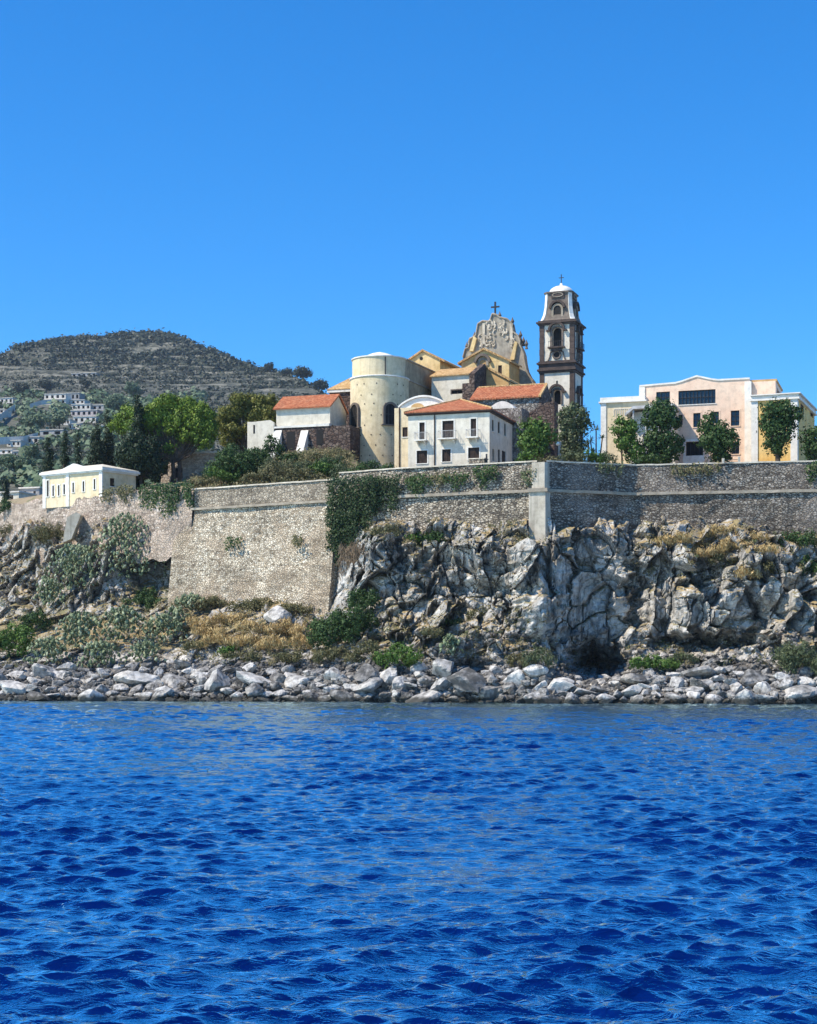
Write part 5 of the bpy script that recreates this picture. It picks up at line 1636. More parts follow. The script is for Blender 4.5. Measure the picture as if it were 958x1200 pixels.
# shrubs behind the parapet, standing on the plateau
for (kind, px, py, w, h, dd, lb) in [
    ('shrub', 283, 541, 74, 48, 14, 'large dark green fig bush behind the bastion parapet'), ('green', 262, 553, 34, 22, 10, 'bright green bush left of the large fig bush'),
    ('shrub', 318, 528, 30, 34, 20, 'dark bush in front of the left white buttress'), ('olive', 330, 550, 44, 22, 9, 'olive bush behind the bastion parapet right of the fig bush'),
    ('grey', 352, 546, 46, 24, 12, 'pale grey-green bush below the second white buttress'), ('olive', 372, 538, 44, 22, 18, 'olive bush on the bank below the brown masonry'),
    ('shrub', 386, 545, 34, 26, 11, 'dark round bush left of the apse foot'), ('olive', 396, 532, 30, 20, 22, 'dry bush against the brown masonry beside the apse'),
    ('grey', 404, 550, 26, 16, 8, 'grey-green bush at the left foot of the apse'), ('shrub', 440, 550, 58, 20, 8, 'wide dark hedge-like bush in front of the apse foot'),
    ('olive', 240, 562, 30, 12, 6, 'dry bush behind the parapet below the low shed'), ('olive', 305, 558, 40, 12, 6, 'low olive bush just behind the bastion parapet'),
    ('grey', 322, 546, 40, 24, 13, 'pale bush between the large fig bush and the white buttress foot'), ('shrub', 346, 536, 34, 22, 20, 'dark bush between the two white buttresses'),
    ('olive', 358, 555, 40, 16, 7, 'wide olive bush just behind the parapet below the second buttress'), ('green', 376, 552, 32, 20, 9, 'fresh green bush behind the parapet left of the apse'),
    ('grey', 392, 542, 34, 22, 15, 'grey-green bush on the bank below the brown block'), ('olive', 338, 560, 34, 12, 5, 'low dry bush tight against the parapet below the first buttress'),
    ('green', 698, 532, 22, 20, 6, 'small green bush right of the tall grey-green tree'), ('grey', 712, 536, 20, 16, 6, 'small grey bush below the white corner of the left wing'),
    ('shrub', 758, 538, 30, 14, 5, 'low dark bush below the stair of the pink building'), ('green', 617, 536, 26, 16, 7, 'low bright bush left of the round green tree'),
    ('grey', 672, 536, 36, 16, 8, 'low grey bush under the tall grey-green tree'), ('olive', 640, 538, 26, 12, 7, 'olive bush between the two trees by the lamp')]:
    Yb = float(wall_Y(px)) + dd
    p = P(px, py, Yb)
    W_, H_ = w * Yb / F, h * Yb / F
    o = thing(NAM.get(kind, 'shrub'), lb, 'bush', (p.x, p.y, p.z - H_ * .55), 0, 'bushes behind the parapet')
    link(bpy.data.objects.new('foliage', bush_mesh(kind, W_, H_ * 1.15, int(px * 3 + py))), o)
    if float(plateau_Z(p.x, p.y)[0]) < p.z - H_ * .55 - .2:          # let it stand on the ground
        st_ = MB(); g_ = float(plateau_Z(p.x, p.y)[0]) - (p.z - H_ * .55)
        for k in range(4): st_.path([((k - 1.5) * W_ * .16, 0, g_ - .1), ((k - 1.5) * W_ * .18, .1, g_ * .4), ((k - 1.5) * W_ * .22, 0, H_ * .4)], [.1, .08, .04], 5)
        st_.build('stems', M['bark'], o)
# spiky young palms beside the tower
for (px, py, s, lb) in ((699, 504, 1.0, 'taller spiky palm with bare stems right of the bell tower'), (690, 520, .8, 'lower spiky palm at the right foot of the bell tower')):
    Y_ = 203; p = P(px, py, Y_); gz = float(plateau_Z(p.x, p.y)[0])
    o = thing('palm', lb, 'palm', (p.x, p.y, gz), 0, 'palms by the bell tower')
    m = MB(); zt_ = p.z - gz; r_ = random.Random(int(px))
    heads = [(0, 0, zt_), (.8 * s, .2, zt_ - 1.0), (-.7 * s, -.1, zt_ - 1.4)]
    for hd in heads: m.path([(hd[0] * .2, 0, 0), (hd[0] * .6, hd[1], hd[2] * .5), hd], [.14, .1, .08], 6)
    m.build('trunk', M['bark'], o)
    m = MB()
    for hd in heads:
        for k in range(26):
            dv = Vector((r_.gauss(0, 1), r_.gauss(0, 1), r_.gauss(.35, .6))).normalized() * r_.uniform(.7, 1.15) * s
            sd_ = dv.cross(Vector((0, 0, 1))).normalized() * .05
            h0 = Vector(hd); md = h0 + dv * .55 + Vector((0, 0, .06)); e = h0 + dv - Vector((0, 0, .12))
            m.quad(h0 - sd_, h0 + sd_, md + sd_, md - sd_); m.add([md - sd_, md + sd_, e], [(0, 1, 2)])
    m.build('crown', M['leaf_grey'], o)


def hanging(px0, px1, py0, py1, label, mat='leaf_dark', out=.45, seed=0, dens=1.0, taper=.5, name='hanging_plant', leaf=.26):
    """foliage that spills down a wall face: ragged strands, thickest at the top"""
    mat = 'leaf_ivy' if name == 'ivy_thicket' else mat
    r_ = np.random.default_rng(seed + int(px0))
    cx_ = (px0 + px1) / 2; Y0 = float(wall_Y(cx_))
    base = P(cx_, py0, Y0)
    W_ = (px1 - px0) * Y0 / F; H_ = (py1 - py0) * Y0 / F
    ns = max(4, int(W_ * 2.6 * dens)); vs = []
    for i in range(ns):
        u = (i + .5) / ns - .5 + r_.uniform(-.04, .04)
        hh_ = H_ * (1 - taper * abs(u) * 2) * r_.uniform(.5, 1.05)
        m_ = max(4, int(hh_ * 3.0))
        for j in range(m_):
            t = (j + r_.random()) / m_
            px_ = cx_ + u * (px1 - px0)
            yw = float(wall_Y(px_)) - out * (1 - .55 * t) * r_.uniform(.5, 1.5)
            c_ = np.array([(px_ - CX) * Y0 / F + r_.normal(0, .12), yw, base.z - t * hh_])
            k = 13
            lc = c_ + r_.normal(size=(k, 3)) * np.array([.22, .22, .24])
            vs.append(leaf_quads(lc, np.tile([-.1, -.9, .5], (k, 1)), leaf, .2 if mat != 'leaf_brown' else .06, r_, -.4 if mat != 'leaf_brown' else 2.0))
    v = np.concatenate(vs) - np.array(base)
    o = thing(name, label, 'hanging plant', base, 0, 'plants hanging from the walls')
    link(bpy.data.objects.new('foliage', leaf_mesh('hanging_foliage', v, M[mat])), o)
    return o


hanging(160, 228, 568, 608, 'wide green plant hanging over the wall left of the bastion parapet', out=.7, taper=.25)
hanging(119, 133, 573, 598, 'narrow plant hanging below the right corner of the small yellow house', mat='leaf_olive')
hanging(134, 158, 571, 592, 'short olive plant hanging between the yellow house and the wide hanging plant', mat='leaf_olive')
hanging(386, 440, 562, 648, 'largest dark ivy thicket hanging in the corner right of the bastion', out=1.7, dens=1.5, taper=.2, name='ivy_thicket')
hanging(432, 470, 560, 612, 'dark ivy spreading right of the big thicket on the curtain wall', out=.9, dens=1.3, name='ivy_thicket')
hanging(384, 418, 600, 690, 'dark ivy strand trailing down the right edge of the bastion wall', out=1.5, dens=1.2, taper=.5, name='ivy_thicket')
hanging(398, 436, 640, 706, 'curtain of dry brown roots hanging under the ivy thicket', mat='leaf_brown', out=1.6, dens=1.6, taper=.35, name='dry_roots', leaf=.8)
hanging(476, 506, 558, 588, 'dark plant hanging at the string course below the house left corner')
hanging(508, 524, 556, 574, 'dry reddish plant hanging on the wall below the house', mat='leaf_olive')
hanging(522, 548, 556, 576, 'round green plant hanging below the middle of the white house', out=.6)
hanging(556, 584, 548, 578, 'dark plant hanging below the square stone block', out=.6)
hanging(612, 630, 552, 574, 'small green plant hanging just left of the corner buttress', mat='leaf_grey')
hanging(944, 962, 544, 574, 'dark plant hanging on the wall at the right edge')
hanging(700, 730, 545, 560, 'sparse dark tuft on the parapet right of the corner buttress', dens=.6, mat='leaf_grey')
hanging(788, 842, 546, 562, 'grey dry growth on the parapet below the pink building doorway', dens=.6, mat='leaf_olive')
hanging(266, 284, 632, 656, 'dark weed growing from the middle crack of the bastion wall', dens=.8, out=2.0)
hanging(345, 354, 631, 648, 'small weed growing from the right crack of the bastion wall', dens=.7, out=1.9, mat='leaf_olive')

# ------------------------------------------------------------------ boulders along the waterline
def rock_mesh(seed, sub=3, flat=1.0, nplane=11):
    r_ = np.random.default_rng(seed)
    bm = bmesh.new(); bmesh.ops.create_icosphere(bm, subdivisions=sub, radius=1)
    v = np.array([x.co[:] for x in bm.verts]); f = np.array([[x.index for x in p.verts] for p in bm.faces]); bm.free()
    n = unit(nplane, r_); h = r_.uniform(.47, .92, nplane)
    dp = v @ n.T
    rad = np.where(dp > .05, h / np.maximum(dp, .05), 9).min(1)
    rad = np.minimum(rad, 1.15)
    v = v * rad[:, None]
    if sub > 2:
        v = v * (1 + .05 * fbm(v * 2.2 + seed, 3, seed)[:, None] + .05 * facets(v * 1.7 + seed, seed)[0][:, None])
    v = v * np.array([1, .85, .72 * flat])
    return v, f


protos = []
for s in range(14):
    v, f = rock_mesh(100 + s, 3, rng.uniform(.75, 1.1))
    protos.append(mesh_np('boulder', v, f, M['boulder']))
BIG = [  # px, py, width px: the ones that stand out
    (520, 783, 46, 'long white tilted slab of rock below the yellow-green bush'), (546, 795, 52, 'long flat whitish boulder in the middle of the shore'), (606, 797, 34, 'big angular boulder left of the cave'),
    (654, 800, 40, 'large pale boulder in front of the cave mouth'), (517, 803, 30, 'dark-sided square boulder in the middle of the shore'), (820, 786, 40, 'broad smooth pale boulder under the overhang'),
    (742, 797, 34, 'dark flat-topped boulder right of the cave'), (300, 795, 40, 'big rounded boulder below the dry bank'), (345, 795, 36, 'grey boulder with flat top below the withered bush'),
    (255, 800, 44, 'big dark rounded outcrop boulder left of the dry bank'), (390, 790, 30, 'brownish boulder under the withered bush'), (430, 803, 34, 'big pale boulder under the yellow-green bush'),
    (160, 795, 46, 'big jagged boulder below the prickly pears'), (205, 798, 36, 'jagged grey boulder left of the dark outcrop boulder'), (20, 805, 40, 'pinkish boulder at the left edge of the shore'), (880, 795, 34, 'pale boulder below the large grey-green bush'),
    (325, 722, 38, 'dark rock outcrop in the golden bank under the bastion'), (468, 805, 30, 'blocky boulder at the waterline under the yellow-green bush'), (575, 808, 34, 'wide whitish boulder at the waterline in mid shore'), (700, 808, 26, 'pale cracked boulder right in front of the cave floor')]
WHERE = [(70, 'at the far left below the prickly pears'), (150, 'below the low prickly pear clumps'), (225, 'below the hollow left of the bastion'), (300, 'below the left half of the bastion'), (375, 'below the right half of the bastion'), (440, 'below the large bramble'), (510, 'below the yellow-green bush'),
         (580, 'below the pale cliff slope'), (650, 'left of the cave mouth'), (720, 'in front of the cave mouth'), (790, 'below the grassy bank by the cave'), (860, 'under the overhang'), (1200, 'below the grey-green bush on the right')]
TONE = ['pale grey', 'light grey', 'grey', 'whitish']


def put_rock(px, py, w, label, group, rot=None):
    p = surf(px, py + w * .12)
    s = w * p.y / F / 2 * 1.32
    o = link(bpy.data.objects.new('boulder', rng.choice(protos)))
    o.location = (p.x, p.y - s * .35, p.z + s * .12)
    o.scale = (s, s * rng.uniform(.85, 1.15), s * rng.uniform(.75, 1.05))
    o.rotation_euler = (rng.uniform(-.35, .35), rng.uniform(-.35, .35), rng.uniform(0, 6.28)) if rot is None else rot
    tag(o, label, 'boulder', group)


taken = []
for (px, py, w, lb) in BIG:
    put_rock(px, py, w * .85, lb, 'boulders along the shore'); taken.append((px, py, w))
cnt = 0; tries = 0
while cnt < 272 and tries < 20000:
    tries += 1
    px = rng.uniform(-8, 966); hi = np.interp(px, [0, 120, 200, 260, 360, 430, 520, 600, 660, 720, 800, 900, 960], [787, 782, 776, 783, 786, 788, 774, 782, 793, 795, 782, 785, 790])
    py = rng.uniform(hi, 822)
    w = min(38, 11 + rng.expovariate(1 / 9.0))
    if any(abs(px - a) < (w + c) * .27 and abs(py - b_) < (w + c) * .17 for a, b_, c in taken): continue
    taken.append((px, py, w)); cnt += 1
    row = 'boulder at the waterline' if py > 812 else ('boulder midway up the bank' if py > 797 else 'boulder at the bank top')
    wh = next(t for x, t in WHERE if px < x)
    sz = 'large' if w > 24 else ('medium' if w > 16 else 'small')
    put_rock(px, py, w, f'{sz} grey {row} {wh}', f'{sz} boulders along the shore')
# small broken stone between them: nobody could count it
r3 = np.random.default_rng(9)
bv, bf = rock_mesh(77, 1, .9, 10)
vs, fs = [], []
for i in range(7000):
    px = r3.uniform(-60, 1040); py = r3.uniform(775, 824)
    if r3.random() < .25 and px > 480: py = r3.uniform(740, 800)
    p = np.array(surf(px, py)); s = r3.uniform(.18, .55) * (1.4 if r3.random() < .12 else 1)
    A = np.array(Matrix.Rotation(r3.uniform(0, 6.28), 3, 'Z') @ Matrix.Rotation(r3.uniform(-.8, .8), 3, 'X'))
    v = (bv * s * r3.uniform(.7, 1.2, 3)) @ A.T + p + np.array([0, -s * .4, s * .2])
    fs.append(bf + len(vs) * len(bv)); vs.append(v)
me = mesh_np('shore_rubble', np.concatenate(vs), np.concatenate(fs), M['rubble'])
tag(link(bpy.data.objects.new('shore_rubble', me)), kind='stuff')
# tufts of low growth over the slopes: one mass
vs = []
r4 = np.random.default_rng(12)
for (x0, x1, y0, y1, n, mt) in ((-20, 215, 690, 785, 420, 0), (215, 380, 705, 780, 380, 1), (430, 640, 715, 775, 200, 2), (740, 960, 620, 680, 160, 1), (420, 640, 612, 640, 110, 2), (0, 200, 600, 690, 200, 2), (640, 958, 755, 785, 140, 2)):
    for i in range(n):
        p = np.array(surf(r4.uniform(x0, x1), r4.uniform(y0, y1))); s = r4.uniform(.25, .6)
        k = 16
        lc = p + r4.normal(size=(k, 3)) * s * .5 + np.array([0, -.15, .2])
        vs.append(leaf_quads(lc, np.tile([0, -.5, .8], (k, 1)), .34, .11, r4, 1.2))
for i in range(1500):                 # and over the bank behind the bastion parapet
    px = r4.uniform(225, 412); dd = r4.uniform(2, 32); Yb = float(wall_Y(px)) + dd; x_ = (px - CX) * Yb / F
    p = np.array([x_, Yb, float(plateau_Z(x_, Yb)[0])]); s = r4.uniform(.4, 1.0); k = 20
    lc = p + r4.normal(size=(k, 3)) * np.array([s * .6, s * .6, s * .4]) + np.array([0, 0, s * .4])
    vs.append(leaf_quads(lc, np.tile([0, -.5, .8], (k, 1)), .36, .14, r4, .8))
M['tuft'] = m_leaf('slope_tuft', (.09, .085, .035), (.20, .17, .08), (.34, .26, .13), patch=(.075, .10, .035))
tag(link(bpy.data.objects.new('slope_undergrowth', leaf_mesh('slope_undergrowth', np.concatenate(vs), M['tuft']))), kind='stuff')

# ------------------------------------------------------------------ the hill far behind
RP = np.array([(-420, 560), (-260, 490), (-150, 452), (-60, 430), (0, 415), (20, 407), (45, 401), (62, 398.5), (100, 395), (140, 392.5), (165, 391), (185, 390), (200, 392), (215, 397), (235, 405), (255, 414), (280, 424), (300, 431.5), (330, 436), (350, 443), (366, 451), (385, 463), (420, 485), (480, 522), (560, 566), (640, 600), (760, 628)], float)
HP = np.array([385, 440, 480, 520, 560, 600, 640], float); HY = np.array([1560, 1260, 980, 720, 500, 355, 292], float)


def ridge(px): return np.interp(px, RP[:, 0], RP[:, 1])


def hill_Y(py): return np.interp(py, HP, HY)


hpx = np.arange(-420, 760, 1.7); ht = np.concatenate([np.linspace(0, 1, 250)])
A, B = np.meshgrid(hpx, ht)
rr = ridge(A.ravel()); pyh = rr + (642 - rr) * B.ravel(); Yh = hill_Y(pyh)
hp = np.stack([(A.ravel() - CX) * Yh / F, Yh, HC - (pyh - HZ) * Yh / F], 1)
nz = fbm(hp / 60, 5, 201); nz2 = fbm(hp / 14, 4, 211)
amp = sstep(0, .05, B.ravel())
up_ = 1 - sstep(440, 462, pyh)
hp[:, 2] += nz * (.8 + 3.0 * up_) * amp + nz2 * (.3 + .5 * up_)
# old terraces: risers every ten metres of height
hz0 = hp[:, 2].copy()
ph = (hp[:, 2] + 6 * fbm(hp / 90, 3, 221)) / 9.0
saw = (ph - np.floor(ph)); hp[:, 2] += (sstep(.0, .32, saw) - saw) * 4.0 * amp * up_
TERR = np.where(up_ > .1, saw, .7)
back = hp[:len(hpx)] + np.array([0, 320, 0]); back[:, 2] *= .6
hp = np.concatenate([back, hp])
t = NT('hill_soil')
nn = t.noise(.035, 8, .68); n2 = t.noise(.16, 6, .7)
g = t.n('NewGeometry'); sp = t.n('SeparateXYZ'); t.t.links.new(g.outputs['Normal'], sp.inputs[0])
k = t.math('ADD', t.math('MULTIPLY', nn, .5), t.math('MULTIPLY', n2, .5))
hc = t.ramp(k, [(.36, (.034, .040, .031)), (.47, (.075, .080, .060)), (.55, (.19, .185, .145)), (.70, (.27, .255, .21))])
wallc = t.ramp(t.math('ABSOLUTE', sp.outputs[2]), [(.45, 1.0), (.62, 0.0)])
hc = t.mix(t.math('MULTIPLY', wallc, .6), hc, (.26, .235, .20))
at = t.n('Attribute', attribute_name='terrace')
rs = t.ramp(t.math('ADD', at.outputs['Fac'], t.math('MULTIPLY', t.math('SUBTRACT', n2, .5), .5)), [(.16, 0.0), (.3, 1.0), (.55, 1.0), (.9, .25)])
hc = t.mix(t.math('SUBTRACT', 1.0, rs), hc, (.040, .045, .034))
M['hill'] = t.out(hc, .95, t.bump(t.noise(.5, 5, .7), .6, 1.0))
me = mesh_np('hill', hp, grid_faces(len(ht) + 1, len(hpx))[:, ::-1], M['hill'], True)
_at = me.attributes.new('terrace', 'FLOAT', 'POINT'); _at.data.foreach_set('value', np.concatenate([TERR[:len(hpx)], TERR]).astype(np.float32))
tag(link(bpy.data.objects.new('hill', me)), kind='structure')
HG = hp[len(hpx):].reshape(len(ht), len(hpx), 3)


def hill_pt(px, py):
    j = int(np.clip(np.searchsorted(hpx, px), 0, len(hpx) - 1)); r = float(ridge(px))
    i = int(np.clip((py - r) / (642 - r), 0, 1) * (len(ht) - 1))
    return HG[i, j]


HOUSES = [(52, 77, 461, 474), (78, 99, 461, 480), (84, 126, 473, 487), (83, 114, 480, 495), (66, 94, 490, 503), (47, 74, 504, 511), (0, 15, 466, 474), (-8, 5, 480, 490), (84, 113, 436, 441), (8, 24, 516, 523), (-6, 27, 527, 538), (30, 46, 512, 520), (117, 124, 498, 505), (-10, 48, 572, 604), (-5, 22, 483, 503), (-10, 48, 516, 526), (36, 64, 475, 482)]


def clear_of_houses(px, py):
    return not any(a - 1 < px < b + 1 and c < py < d + 3.5 for a, b, c, d in HOUSES)


# scrub: thousands of bushes in rows along the terraces, one mass
r5 = np.random.default_rng(33)
vs = []; vg = []
def clump(p, s, n, r_):
    lc = p + r_.normal(size=(n, 3)) * np.array([s * .55, s * .5, s * .32]) + np.array([0, 0, s * .35])
    return leaf_quads(lc, (lc - p) / s + np.array([0, -.2, .4]), s * .8, s * .6, r_)
c = 0
while c < 9500:
    px = r5.uniform(-200, 420); r = float(ridge(px)); py = r + (600 - r) * r5.random() ** 1.25
    p = hill_pt(px, py)
    dn = fbm(np.array([p]) / 45 + 3, 3, 231)[0]
    if not clear_of_houses(px, py): continue
    j_ = int(np.clip(np.searchsorted(hpx, px), 0, len(hpx) - 1)); i_ = int(np.clip((py - r) / (642 - r), 0, 1) * (len(ht) - 1))
    if .35 < TERR.reshape(len(ht), len(hpx))[i_, j_] < .8 and r5.random() < .6: continue
    if r5.random() > .5 + 1.2 * dn + (.3 if py < 430 else 0): continue
    vs.append(clump(p, r5.uniform(1.6, 3.6) * (1.15 if py < 430 else .85), 9, r5)); c += 1
tag(link(bpy.data.objects.new('hill_scrub', leaf_mesh('hill_scrub', np.concatenate(vs), M['leaf_hill']))), kind='stuff')
for c in range(3000):
    px = r5.uniform(-120, 240); py = r5.uniform(462, 600); p = hill_pt(px, py)
    if fbm(np.array([p]) / 60 + 9, 2, 241)[0] < -.3 or not clear_of_houses(px, py) or (44 < px < 104 and 490 < py < 575 and r5.random() < .7): continue
    vg.append(clump(p, r5.uniform(2.2, 5.0) * (p[1] / 900) ** .35, 20, r5))
tag(link(bpy.data.objects.new('hillside_grove', leaf_mesh('hillside_grove', np.concatenate(vg), M['leaf_hillgreen']))), kind='stuff')


def hill_tree(px, py, w, h, label, mat='leaf_hillgreen', tall=False):
    p = hill_pt(px, py); Y_ = p[1]; s = Y_ / F
    o = thing('hill_tree', label, 'tree', tuple(p), 0, 'single trees on the hill')
    r_ = random.Random(int(px)); lob = []
    for i in range(7): lob.append((r_.uniform(-.3, .3) * w * s, r_.uniform(-.3, .3) * w * s, h * s * r_.uniform(.4, .8), w * s * .28, w * s * .28, h * s * .22))
    link(bpy.data.objects.new('crown', leaf_mesh('crown', crown_verts(lob, 2.0 * s, 1.4 * s, 3.0 * s, 1.0, 12, int(px)), M[mat])), o)
    m = MB(); m.tube((0, 0, -.5), (0, 0, h * s * .5), w * s * .06, w * s * .03, 6); m.build('trunk', M['bark'], o)


hill_tree(354, 446, 24, 16, 'dark round tree standing on the right shoulder of the hill', 'leaf_hill')
hill_tree(316, 436, 12, 10, 'small dark tree on the skyline left of the round shoulder tree', 'leaf_hill')
hill_tree(376, 460, 20, 16, 'dark tree at the right end of the hill skyline', 'leaf_hill')
hill_tree(335, 441, 14, 9, 'low dark tree on the skyline between the two shoulder trees', 'leaf_hill')
hill_tree(53, 462, 15, 15, 'dark round tree left of the white two-storey villa on the hill', 'leaf_hill')
hill_tree(24, 465, 17, 14, 'broad dark tree above the green bank on the hillside', 'leaf_hill')
hill_tree(155, 472, 16, 24, 'bluish tall tree on the hillside above the stone pine', 'leaf_hillgreen')
hill_tree(135, 488, 30, 26, 'wide green hillside tree left of the light green pine top')
hill_tree(45, 505, 34, 20, 'wide green tree bank below the ramp on the hillside')
hill_tree(68, 503, 20, 18, 'dense dark green tree below the white terraced houses')
hill_tree(100, 455, 14, 10, 'grey round tree above the terraced houses on the hill', 'leaf_hill')
hill_tree(20, 560, 40, 26, 'grey-green tree mass at lower left behind the shack')
hill_tree(40, 548, 24, 26, 'bluish tree behind the leftmost slim cypress')

M['hwhite'] = m_plaster('hill_house_white', (.62, .57, .49), (.72, .67, .59), amt=.3, sc=.1)
M['hgrey'] = m_plaster('hill_house_grey', (.30, .29, .28), (.40, .39, .37), amt=.4, sc=.1)
M['hpink'] = m_plaster('hill_house_pink', (.46, .38, .36), (.56, .49, .46), amt=.3, sc=.1)


def hill_house(px0, px1, py0, py1, floors, nw, label, mat='hwhite', yaw=12, wr=.5, name='hill_house', roof='hwhite'):
    p = hill_pt((px0 + px1) / 2, py1)
    sh_ = (HC - (py1 - HZ) / F * p[1]) - p[2]            # the slope here stands this much lower than drawn
    Yh_ = float(p[1]) - 7.0
    fcx = Fac(px1, Yh_, yaw)
    o = fcx.thing(name, label, 'house', 'houses on the hillside')
    x0 = fcx.fx(px0); z0 = fcx.f(px1, py1)[1]; z1 = fcx.f(px1, py0)[1]; lift = max(0, float(p[2]) - 1.2 - z0); z0 += lift; z1 += lift
    dz = (z1 - z0) / floors; dp = 9.0
    hs = []
    for k in range(floors):
        for i in range(nw):
            a = x0 + (0 - x0) * (i + .5) / nw; hw = -x0 / nw * wr / 2
            hs.append((a - hw, a + hw, z0 + dz * (k + .22), z0 + dz * (k + .78)))
    m = MB(); m.block(x0, 0, 0, dp, z0 - 8, z1, hs, [], .9); m.build('wall', M[mat], o)
    m = MB(); m.box(x0 - .3, .3, -.35, dp + .4, z1 + .005, z1 + .3)
    for k in range(1, floors): m.box(x0 - .2, .2, -.8, .1, z0 + dz * k - .15, z0 + dz * k + .15)
    m.build('roof_slab', M[roof], o)
    for h_ in hs:
        m = MB(); m.box(h_[0], h_[1], .84, .95, h_[2], h_[3]); w_ = m.build('window', M['dark'], o)
    return o


hill_house(52, 77, 461.5, 474, 2, 4, 'white two-storey villa with a grid of openings on the hillside')
hill_house(78, 93, 461, 469, 1, 3, 'greyish house tucked right beside the white two-storey villa', 'hgrey')
hill_house(78, 99, 469.5, 474, 1, 4, 'topmost long white house of the terraced group')
hill_house(84, 106, 473.8, 480, 1, 4, 'second white house of the terraced group, left half lit', 'hwhite', 10)
hill_house(108, 126, 474.5, 480, 1, 3, 'grey-white house at the right end of the terraced group', 'hgrey')
hill_house(83, 114, 480.5, 487, 1, 5, 'pinkish middle house of the terraced group', 'hpink')
hill_house(86, 113, 488, 495, 1, 4, 'long white house low in the terraced group')
hill_house(67, 82, 491.5, 497, 1, 3, 'small white house left of the lowest terraced house')
hill_house(80, 94, 496.5, 502.5, 1, 3, 'lowest small white house of the terraced group')
hill_house(47, 74, 504.5, 511, 1, 2, 'flat pale roofed building above the slim cypresses', 'hgrey', 12, .5)
hill_house(0, 15, 467, 473.5, 1, 3, 'white house at the far left edge of the hillside')
hill_house(-8, 5, 480, 490, 2, 2, 'pale house cut by the left edge above the ramp')
hill_house(84, 113, 436.8, 440.5, 1, 5, 'long ruined pale terrace building high on the hill', 'hgrey')
hill_house(8, 24, 516.5, 523, 1, 3, 'low white house in the trees at left below the ramp')
hill_house(-6, 14, 527, 537, 2, 3, 'bluish white building at the left edge low on the hillside', 'hwhite')
hill_house(16, 27, 529, 538, 1, 3, 'narrow pale house right of the bluish white building', 'hgrey')
hill_house(30, 46, 512.5, 520, 1, 2, 'pale concrete house left of the flat roofed building', 'hwhite')
hill_house(117, 124, 498.5, 505, 1, 1, 'tiny pale house between the dark cypresses', 'hwhite')
hill_house(24, 46, 572, 600, 2, 2, 'grey shack behind the rubble wall left of the small yellow house', 'hgrey', 18, .25, 'grey_shack')
hill_house(-10, 22, 577, 604, 2, 2, 'pale yellow low house at the left edge behind the wall', 'cream', 18, .2)


def strip(name, pts_px, w, mat):
    vs = []
    for (x, y) in pts_px:
        p = hill_pt(x, y); vs += [(p[0], p[1] - 5, p[2] + 2.2 + w / 2), (p[0], p[1] - 5.6, p[2] + 2.2 - w / 2 - 1.2)]
    n = len(pts_px)
    m = MB(); m.add(vs + [(v[0], v[1] + 1.2, v[2]) for v in vs], [(2 * i, 2 * i + 1, 2 * i + 3, 2 * i + 2) for i in range(n - 1)] + [(2 * i, 2 * i + 2, 2 * n + 2 * i + 2, 2 * n + 2 * i) for i in range(n - 1)])
    return m.build(name, mat)


tag(strip('ramp_wall', [(-20, 512), (-4, 502), (8, 492), (20, 483)], 3.0, M['hwhite']), 'pale retaining wall of a ramp slanting up the hillside at the left edge', 'retaining wall')
tag(strip('terrace_wall', [(36, 481), (50, 477), (62, 476)], 1.6, M['hwhite']), 'thin pale retaining wall slanting below the white villa', 'retaining wall')
tag(strip('road_wall', [(-20, 526), (10, 524), (30, 522), (46, 518)], 2.0, M['hwhite']), 'long pale roadside wall low on the hillside at left', 'retaining wall')
for (x0, x1, y, w) in ():
    tag(strip('field_wall', [(x0 + (x1 - x0) * i / 10, y + .8 * math.sin(i)) for i in range(11)], w, M['hgrey']), 'long dry stone terrace wall crossing the hill above the ' + ('stone pine' if x0 < 200 else 'yellowish pine'), 'terrace wall')

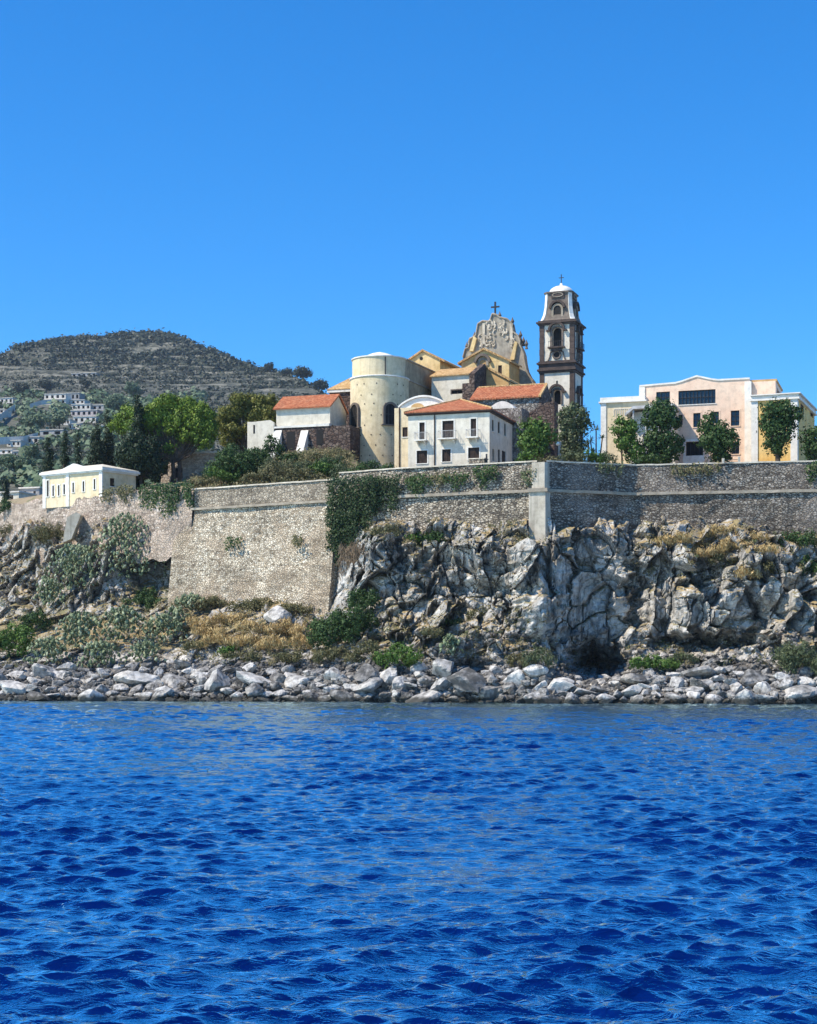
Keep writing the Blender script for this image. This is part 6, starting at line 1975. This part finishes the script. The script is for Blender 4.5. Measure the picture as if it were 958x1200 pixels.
# ------------------------------------------------------------------ light, air, camera
HAZE = .00006
if HAZE:
    m = MB(); m.box(-3500, 3500, -600, 5200, -1.0, 330)
    hz_ = bpy.data.materials.new('sea_haze'); hz_.use_nodes = True; nt = hz_.node_tree; nt.nodes.clear()
    pv = nt.nodes.new('ShaderNodeVolumePrincipled'); pv.inputs['Color'].default_value = (.72, .86, 1.0, 1); pv.inputs['Density'].default_value = HAZE; pv.inputs['Anisotropy'].default_value = .2
    om = nt.nodes.new('ShaderNodeOutputMaterial'); nt.links.new(pv.outputs[0], om.inputs['Volume'])
    tag(m.build('haze', hz_), kind='stuff')
EL, AZ = 51.0, 68.0
w = bpy.data.worlds.new('World'); SC.world = w; w.use_nodes = True
nt = w.node_tree; bg = nt.nodes['Background']
sk = nt.nodes.new('ShaderNodeTexSky'); sk.sky_type = 'NISHITA'; sk.sun_disc = False
sk.sun_elevation = R(EL); sk.sun_rotation = R(180 + AZ); sk.air_density = 1.0; sk.dust_density = .0; sk.ozone_density = 8.0
hs_ = nt.nodes.new('ShaderNodeHueSaturation'); hs_.inputs['Saturation'].default_value = 1.14; hs_.inputs['Value'].default_value = 1.0
tn = nt.nodes.new('ShaderNodeMix'); tn.data_type = 'RGBA'; tn.blend_type = 'MULTIPLY'; tn.inputs[0].default_value = 1; tn.inputs[7].default_value = (.62, .84, 1.0, 1)   # a deep, dry Mediterranean blue
nt.links.new(sk.outputs[0], tn.inputs[6]); nt.links.new(tn.outputs[2], hs_.inputs['Color']); nt.links.new(hs_.outputs[0], bg.inputs[0]); bg.inputs[1].default_value = .15
sl = bpy.data.lights.new('sun', 'SUN'); sl.energy = 5.0; sl.angle = R(.5); sl.color = (1.0, .915, .775)
so = link(bpy.data.objects.new('sun', sl))
sv_ = Vector((-math.sin(R(AZ)) * math.cos(R(EL)), -math.cos(R(AZ)) * math.cos(R(EL)), math.sin(R(EL))))
so.rotation_euler = sv_.to_track_quat('Z', 'Y').to_euler(); so.location = sv_ * 300

cam = bpy.data.cameras.new('camera'); co = link(bpy.data.objects.new('camera', cam))
cam.sensor_fit = 'HORIZONTAL'; cam.sensor_width = 36; cam.lens = F / 958 * 36
cam.shift_y = (HZ - 600) / 958
cam.clip_start = .5; cam.clip_end = 20000
co.location = (0, 0, HC); co.rotation_euler = (R(90), 0, 0)
SC.camera = co
SC.view_settings.view_transform = 'Standard'; SC.view_settings.look = 'None'; SC.view_settings.exposure = .45; SC.view_settings.gamma = 1
SC.view_settings.use_curve_mapping = False
SC.cycles.max_bounces = 6; SC.cycles.diffuse_bounces = 2; SC.cycles.glossy_bounces = 3; SC.cycles.transmission_bounces = 3
SC.cycles.use_denoising = True
